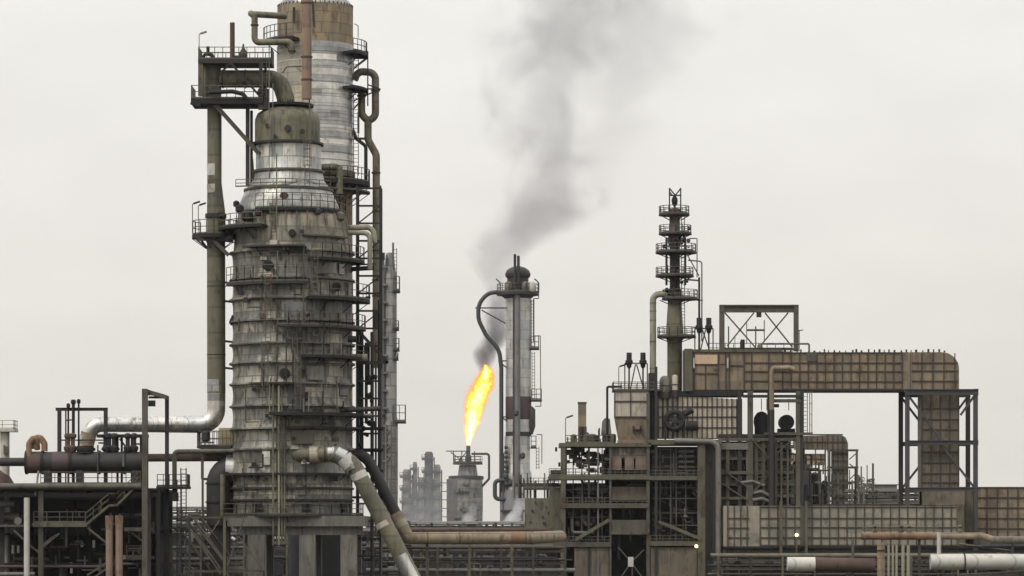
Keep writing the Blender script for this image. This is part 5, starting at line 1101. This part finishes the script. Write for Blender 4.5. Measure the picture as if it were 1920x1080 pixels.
# ------------------------------------------------------------------ pipe racks and low buildings that close the bottom of the view
def rack(lab, D, x0, x1, rows, seed, step=55, npipe=3, d=0, mats=('steel', 'dark', 'olive', 'lsteel', 'rust', 'fard'), extra=30, low=1090):
    f = Fr(D); rnd = random.Random(seed); gy = f.gy()
    t = Thing('pipe_rack', lab, 'pipe rack', f, (x0 + x1) / 2, d)
    x = x0
    while x <= x1:
        for dd in (-30, 30): t.part('column', t.mb().ibeam((x, rows[0] - 4, d + dd), (x, gy, d + dd), 4), rnd.choice(('steel', 'dark', 'olsteel')))
        x += step
    for y in rows:
        for dd in (-30, 30): t.part('beam', t.mb().ibeam((x0 - 3, y + 4, d + dd), (x1 + 3, y + 4, d + dd), 4), rnd.choice(('steel', 'dark')))
        for k in range(npipe):
            r = rnd.uniform(1.4, 4.5); a = x0 - rnd.uniform(0, 20); b = x1 + rnd.uniform(-30, 20)
            t.ptube([(a, y - r, d - 28 + k * 60 / npipe), (b, y - r, d - 28 + k * 60 / npipe)], r, rnd.choice(mats), seg=10)
    for k in range(extra):
        x = rnd.uniform(x0, x1); y = rnd.uniform(rows[0] - 8, low); L = rnd.uniform(8, 36); r = rnd.uniform(.8, 2.8); dd = d + rnd.uniform(-34, 30)
        if rnd.random() < .6: P = [(x, y, dd), (x, y + L, dd)]
        else: P = [(x, y + L, dd), (x, y, dd), (x + L, y, dd), (x + L, y + L, dd)]
        t.ptube(P, r, rnd.choice(mats), seg=8, bend=r * 2)
    for k in range(extra // 3):
        x = rnd.uniform(x0, x1); y = rnd.uniform(rows[0], low); s = rnd.uniform(2, 7)
        t.pbox('equipment_box', x - s, y - s * .6, x + s, y + s * .6, d - 20, d + 20, rnd.choice(('black', 'dark', 'steel', 'lsteel')))
    return t
rack('near pipe rack under the reactor pipes, between reactor and right unit', 268, 700, 1060, (1030, 1052, 1074), 5, 60, 3, 40, extra=60)
rack('second pipe rack seen just behind the tan horizontal pipe', 330, 690, 1060, (998, 1014, 1030), 6, 50, 3, 0, extra=50)
rack('grey far pipe rack below the flare and the hazy columns', 430, 690, 1050, (984, 998, 1012), 7, 30, 5, 0, ('fard', 'farg', 'steel', 'lsteel'), 60, 1020)
rack('pipe rack in the gap between the left unit and the reactor', 300, 300, 470, (985, 1006, 1030, 1052), 8, 40, 3, 0, extra=60)
rack('far rack behind the left gap below the rusty pipe', 420, 270, 480, (958, 975, 992), 9, 34, 4, 0, ('fard', 'farg', 'steel', 'lsteel'), 50, 1010)
rack('dark pipe rack under the long beige duct', 318, 1345, 1920, (1046, 1062, 1078), 10, 60, 4, 0, extra=80)
rack('rack of fine pipes between the duct trestle and the far buildings', 390, 1600, 1850, (924, 936, 950), 11, 40, 3, 0, ('fard', 'dark', 'steel'), 40, 960)
rack('long rack behind the reactor columns', 310, 440, 720, (1000, 1024, 1048), 12, 50, 4, 0, ('dark', 'black', 'steel', 'fard', 'lsteel'), 60)
def shed(lab, D, x0, x1, y0, m, depth=200, roof='dark'):
    f = Fr(D); t = Thing('low_building', lab, 'building', f, (x0 + x1) / 2, depth / 2)
    t.part('wall', t.mb().box(x0, y0, x1, f.gy(), 0, depth), m); t.part('roof', t.mb().box(x0 - 2, y0 - 2, x1 + 2, y0, -3, depth + 3), roof)
    rnd = random.Random(x0)
    n = int((x1 - x0) / 18)
    for k in range(n): x = x0 + 8 + k * 18; t.pbox('door' if rnd.random() < .3 else 'window', x, y0 + 6, x + 7, y0 + 13, -1.2, .5, rnd.choice(('black', 'fard', 'farg')))
shed('long dark shed behind the near pipe rack, left of the right unit', 345, 690, 1055, 1034, 'dark')
shed('dark shed behind the reactor columns', 345, 330, 688, 1012, 'black')
shed('dark shed under the long beige duct', 350, 1340, 2000, 1028, 'black')
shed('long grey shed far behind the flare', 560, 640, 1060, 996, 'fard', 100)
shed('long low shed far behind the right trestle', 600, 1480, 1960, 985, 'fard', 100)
shed('white flat roofed block on the horizon left of the trestle', 800, 1640, 1682, 910, 'farg', 60, 'fard')
shed('dark shed behind the far left frame', 330, -60, 330, 1004, 'black')
def tree(lab, D, cx, y0, wd, seed):
    f = Fr(D); rnd = random.Random(seed); t = Thing('distant_tree', lab, 'tree', f, cx, 0, 'trees on the horizon right')
    t.part('trunk', t.mb().tube([(cx, y0 + 20, 0), (cx + 1, f.gy(), 0)], 1.6, r1=3, seg=8), 'dark')
    b = t.mb()
    for k in range(900):
        a = rnd.uniform(0, 6.28); q = rnd.random() ** .5; z = rnd.random()
        rr = wd * (0.35 + .65 * math.sin(math.pi * min(.95, z * .8 + .2))) * q * rnd.uniform(.7, 1.1)
        p = f.p(cx + rr * math.cos(a), y0 + z * 60, rr * math.sin(a)); s = rnd.uniform(.8, 2) * f.S
        u = Vector([rnd.uniform(-1, 1) for _ in range(3)]).normalized() * s; v = Vector([rnd.uniform(-1, 1) for _ in range(3)]).normalized() * s
        b.add([p - u, p + v, p + u, p - v], [(0, 1, 2, 3)])
    t.part('crown', b, 'foliage')
tree('bushy hazy tree left of the white block on the horizon', 750, 1612, 893, 13, 1); tree('lower hazy tree against the white block on the horizon', 760, 1632, 898, 11, 2)
def ltlamp(lab, f, x, y, d, yp):
    t = Thing('lit_lamp', lab, 'lamp', f, x, d, 'small lit lamps'); t.part('bulb', t.mb().lathe(x, d, [(1, y - 3), (3, y - 1.5), (3, y + 1.5), (1, y + 3)], 14), 'lamp'); t.part('pole', t.mb().tube([(x, y + 3, d), (x, f.gy(), d)], 1.3, seg=8), 'olsteel')
ltlamp('small glowing yellow lamp in front of the long beige duct', FR, 1486, 1003, -90, 0); ltlamp('small glowing lamp at the foot of the dark process building', FR, 1302, 1024, -66, 0)

# ------------------------------------------------------------------ flame, smoke, steam (volumes shaped by curves of height)
def plume(name, label, cat, f, x, d, prof, kind, dens, col, absorb=None, emit=None, nscale=.25, thr=.35, flat=1.0, step=None, edge=1.0, soft=.5, det=3, fin=False):
    """prof: (x, y, radius) rows from bottom to top in photo pixels at this depth"""
    S = f.S; c0 = f.p(x, prof[0][1], d)
    pts = [(f.p(px, py, d) - c0, r * S) for px, py, r in prof]; H = pts[-1][0].z
    # closed skin a little wider than the plume
    vs = []; seg = 20
    for c, r in pts:
        for j in range(seg):
            a = 2 * math.pi * j / seg; vs.append(c + Vector((math.cos(a) * r * 1.25, math.sin(a) * r * 1.25 * flat, 0)))
    n = len(pts); fs = [(i * seg + j, i * seg + (j + 1) % seg, (i + 1) * seg + (j + 1) % seg, (i + 1) * seg + j) for i in range(n - 1) for j in range(seg)]
    fs += [tuple(reversed(range(seg))), tuple(range((n - 1) * seg, n * seg))]
    me = bpy.data.meshes.new(name); me.from_pydata(vs, [], fs)
    o = bpy.data.objects.new(name, me); COL.objects.link(o); o.location = c0; tag(o, label, cat, kind=kind)
    m = bpy.data.materials.new(name); m.use_nodes = True; t = m.node_tree; t.nodes.clear(); me.materials.append(m)
    out = N(t, 'ShaderNodeOutputMaterial'); co = N(t, 'ShaderNodeTexCoord').outputs['Object']; s = N(t, 'ShaderNodeSeparateXYZ'); t.links.new(co, s.inputs[0])
    h = mathn(t, 'DIVIDE', s.outputs[2], H)
    xs = [p[0].x for p in pts]; xmin, xmax = min(xs), max(xs) + 1e-3; rmax = max(p[1] for p in pts)
    def curve(vals):
        n = N(t, 'ShaderNodeFloatCurve'); t.links.new(h, n.inputs['Value']); cv = n.mapping.curves[0]; n.mapping.use_clip = False
        while len(cv.points) < len(vals): cv.points.new(.5, .5)
        for q, (a, b) in zip(cv.points, vals): q.location = (a, b); q.handle_type = 'AUTO_CLAMPED'
        n.mapping.update(); return n.outputs[0]
    xc = mathn(t, 'ADD', mathn(t, 'MULTIPLY', curve([(p[0].z / H, (p[0].x - xmin) / (xmax - xmin)) for p in pts]), xmax - xmin), xmin)
    rc = mathn(t, 'MULTIPLY', curve([(p[0].z / H, p[1] / rmax) for p in pts]), rmax)
    def nz(scale, det=3):
        q = N(t, 'ShaderNodeTexNoise'); q.inputs['Scale'].default_value = scale; q.inputs['Detail'].default_value = det; q.inputs['Roughness'].default_value = .6; q.inputs['Distortion'].default_value = .4; t.links.new(co, q.inputs['Vector']); return q.outputs[0]
    n1 = nz(nscale, det)
    dx = mathn(t, 'DIVIDE', mathn(t, 'SUBTRACT', s.outputs[0], xc), rc); dy = mathn(t, 'DIVIDE', s.outputs[1], mathn(t, 'MULTIPLY', rc, flat))
    rad = mathn(t, 'SQRT', mathn(t, 'ADD', mathn(t, 'MULTIPLY', dx, dx), mathn(t, 'MULTIPLY', dy, dy)))
    base = mathn(t, 'SUBTRACT', 1.0, rad)
    v = mathn(t, 'ADD', mathn(t, 'MULTIPLY', base, edge), mathn(t, 'MULTIPLY', mathn(t, 'SUBTRACT', n1, .5), 3.0))
    mrn = N(t, 'ShaderNodeMapRange'); mrn.interpolation_type = 'SMOOTHSTEP'; t.links.new(v, mrn.inputs[0]); mrn.inputs[1].default_value = thr - .3; mrn.inputs[2].default_value = thr + soft
    hard = N(t, 'ShaderNodeMapRange'); t.links.new(rad, hard.inputs[0]); hard.inputs[1].default_value = 1.2; hard.inputs[2].default_value = .85
    shape = mathn(t, 'MULTIPLY', mrn.outputs[0], hard.outputs[0])
    if emit is None:
        fade = curve(dens); vol = N(t, 'ShaderNodeVolumePrincipled'); vol.inputs['Color'].default_value = (*col, 1); vol.inputs['Anisotropy'].default_value = .1
        t.links.new(mathn(t, 'MULTIPLY', shape, mathn(t, 'MULTIPLY', fade, 1.0 / S / 60)), vol.inputs['Density']); t.links.new(vol.outputs[0], out.inputs['Volume'])
    else:
        hh = mathn(t, 'MULTIPLY', h, .55)
        ab = N(t, 'ShaderNodeVolumeAbsorption'); ab.inputs['Color'].default_value = (.95, .55, .02, 1); t.links.new(mathn(t, 'MULTIPLY', shape, absorb / S / 20), ab.inputs['Density'])
        em = N(t, 'ShaderNodeEmission')
        hot = N(t, 'ShaderNodeMapRange'); t.links.new(mathn(t, 'SUBTRACT', v, hh), hot.inputs[0]); hot.inputs[1].default_value = .1; hot.inputs[2].default_value = 1.25
        cr = N(t, 'ShaderNodeValToRGB'); t.links.new(hot.outputs[0], cr.inputs[0]); ce = cr.color_ramp.elements
        ce[0].position = 0; ce[0].color = (1, .16, .02, 1); ce[1].position = 1; ce[1].color = (1, .98, .8, 1); q = ce.new(.35); q.color = (1, .45, .04, 1); q = ce.new(.7); q.color = (1, .8, .1, 1)
        t.links.new(cr.outputs[0], em.inputs[0]); t.links.new(mathn(t, 'MULTIPLY', mathn(t, 'MULTIPLY', shape, emit / S / 20), mathn(t, 'ADD', .35, mathn(t, 'MULTIPLY', hot.outputs[0], 2.2))), em.inputs[1])
        ad = N(t, 'ShaderNodeAddShader'); t.links.new(ab.outputs[0], ad.inputs[0]); t.links.new(em.outputs[0], ad.inputs[1]); t.links.new(ad.outputs[0], out.inputs['Volume'])
    if step: m.cycles.volume_step_rate = step
    return o
plume('flame', 'bright yellow and orange flame leaning right above the flare tip', 'flame', FF, 880, 0,
      [(878, 838, 4), (879, 826, 8), (881, 812, 12), (884, 795, 17), (888, 775, 23), (893, 752, 25), (901, 730, 27), (908, 712, 24), (911, 698, 17), (910, 684, 8)], None, None, (1, 1, 1), absorb=3.2, emit=3.0, nscale=.42, thr=.3, edge=2.0, step=.35, soft=1.25, det=5)
plume('smoke_plume', 'grey smoke plume drifting up from the flame into the pale sky', 'smoke', FF, 905, 30,
      [(908, 712, 9), (908, 695, 15), (908, 668, 26), (920, 645, 32), (934, 610, 38), (934, 575, 38), (924, 530, 44), (928, 490, 60), (960, 450, 84), (1000, 410, 108), (1035, 365, 112), (1045, 320, 105), (1025, 270, 118), (1010, 220, 125), (1000, 170, 130), (1020, 110, 150), (1060, 50, 175), (1090, -10, 190), (1110, -80, 200)], 'stuff',
      [(0, 4), (.03, 9), (.07, 7), (.14, 3.6), (.22, 1.4), (.3, .7), (.45, .55), (.6, .42), (.8, .32), (1, .25)], (.23, .222, .25), nscale=.06, thr=.3, flat=.5, edge=1.1, step=.3, soft=.7, det=5)
plume('smoke_veil', 'thin smoke veil spreading to the upper right of the main plume', 'smoke', FF, 1100, 60,
      [(1060, 420, 60), (1110, 330, 110), (1150, 220, 150), (1180, 110, 170), (1200, -10, 190), (1210, -80, 200)], 'stuff', [(0, .03), (.3, .14), (.7, .2), (1, .16)], (.42, .41, .42), nscale=.05, thr=.45, flat=.5, edge=1.0, step=.5)
plume('steam_cloud', 'pale steam hanging among the hazy columns left of the flare', 'steam', FX, 795, -60,
      [(790, 1000, 50), (792, 960, 52), (790, 920, 44), (785, 885, 30), (780, 860, 12)], 'stuff', [(0, .25), (.5, .08), (1, .01)], (.97, .97, 1), nscale=.012, thr=.2, edge=1.5)
plume('steam_puff', 'white steam puff rising in front of the foot of the middle column', 'steam', FM, 950, -90,
      [(940, 1010, 18), (950, 992, 22), (960, 975, 17), (970, 955, 12), (976, 930, 8)], 'stuff', [(0, 5), (.5, 3.5), (1, .8)], (1, 1, 1), nscale=.9, thr=.1, edge=1.5)
plume('steam_puff', 'faint white steam wisp below the flare unit', 'steam', FM, 868, -90,
      [(860, 1010, 16), (868, 990, 19), (882, 970, 14), (890, 945, 8)], 'stuff', [(0, 2.4), (.5, 1.5), (1, .3)], (1, 1, 1), nscale=.9, thr=.1, edge=1.5)

# ------------------------------------------------------------------ haze
def haze():
    mb = MB(FR); mb.rawbox((-1900, -60, -1), (1900, 5200, 800))
    m = bpy.data.materials.new('haze'); m.use_nodes = True; t = m.node_tree; t.nodes.clear()
    out = N(t, 'ShaderNodeOutputMaterial'); v = N(t, 'ShaderNodeVolumePrincipled'); v.inputs['Color'].default_value = (.97, .97, .98, 1); v.inputs['Density'].default_value = .000035; v.inputs['Anisotropy'].default_value = 0
    t.links.new(v.outputs[0], out.inputs['Volume']); o = mesh_obj('haze', mb, m, smooth=False); tag(o, 'thin pale industrial haze around the whole site', kind='stuff')
haze()
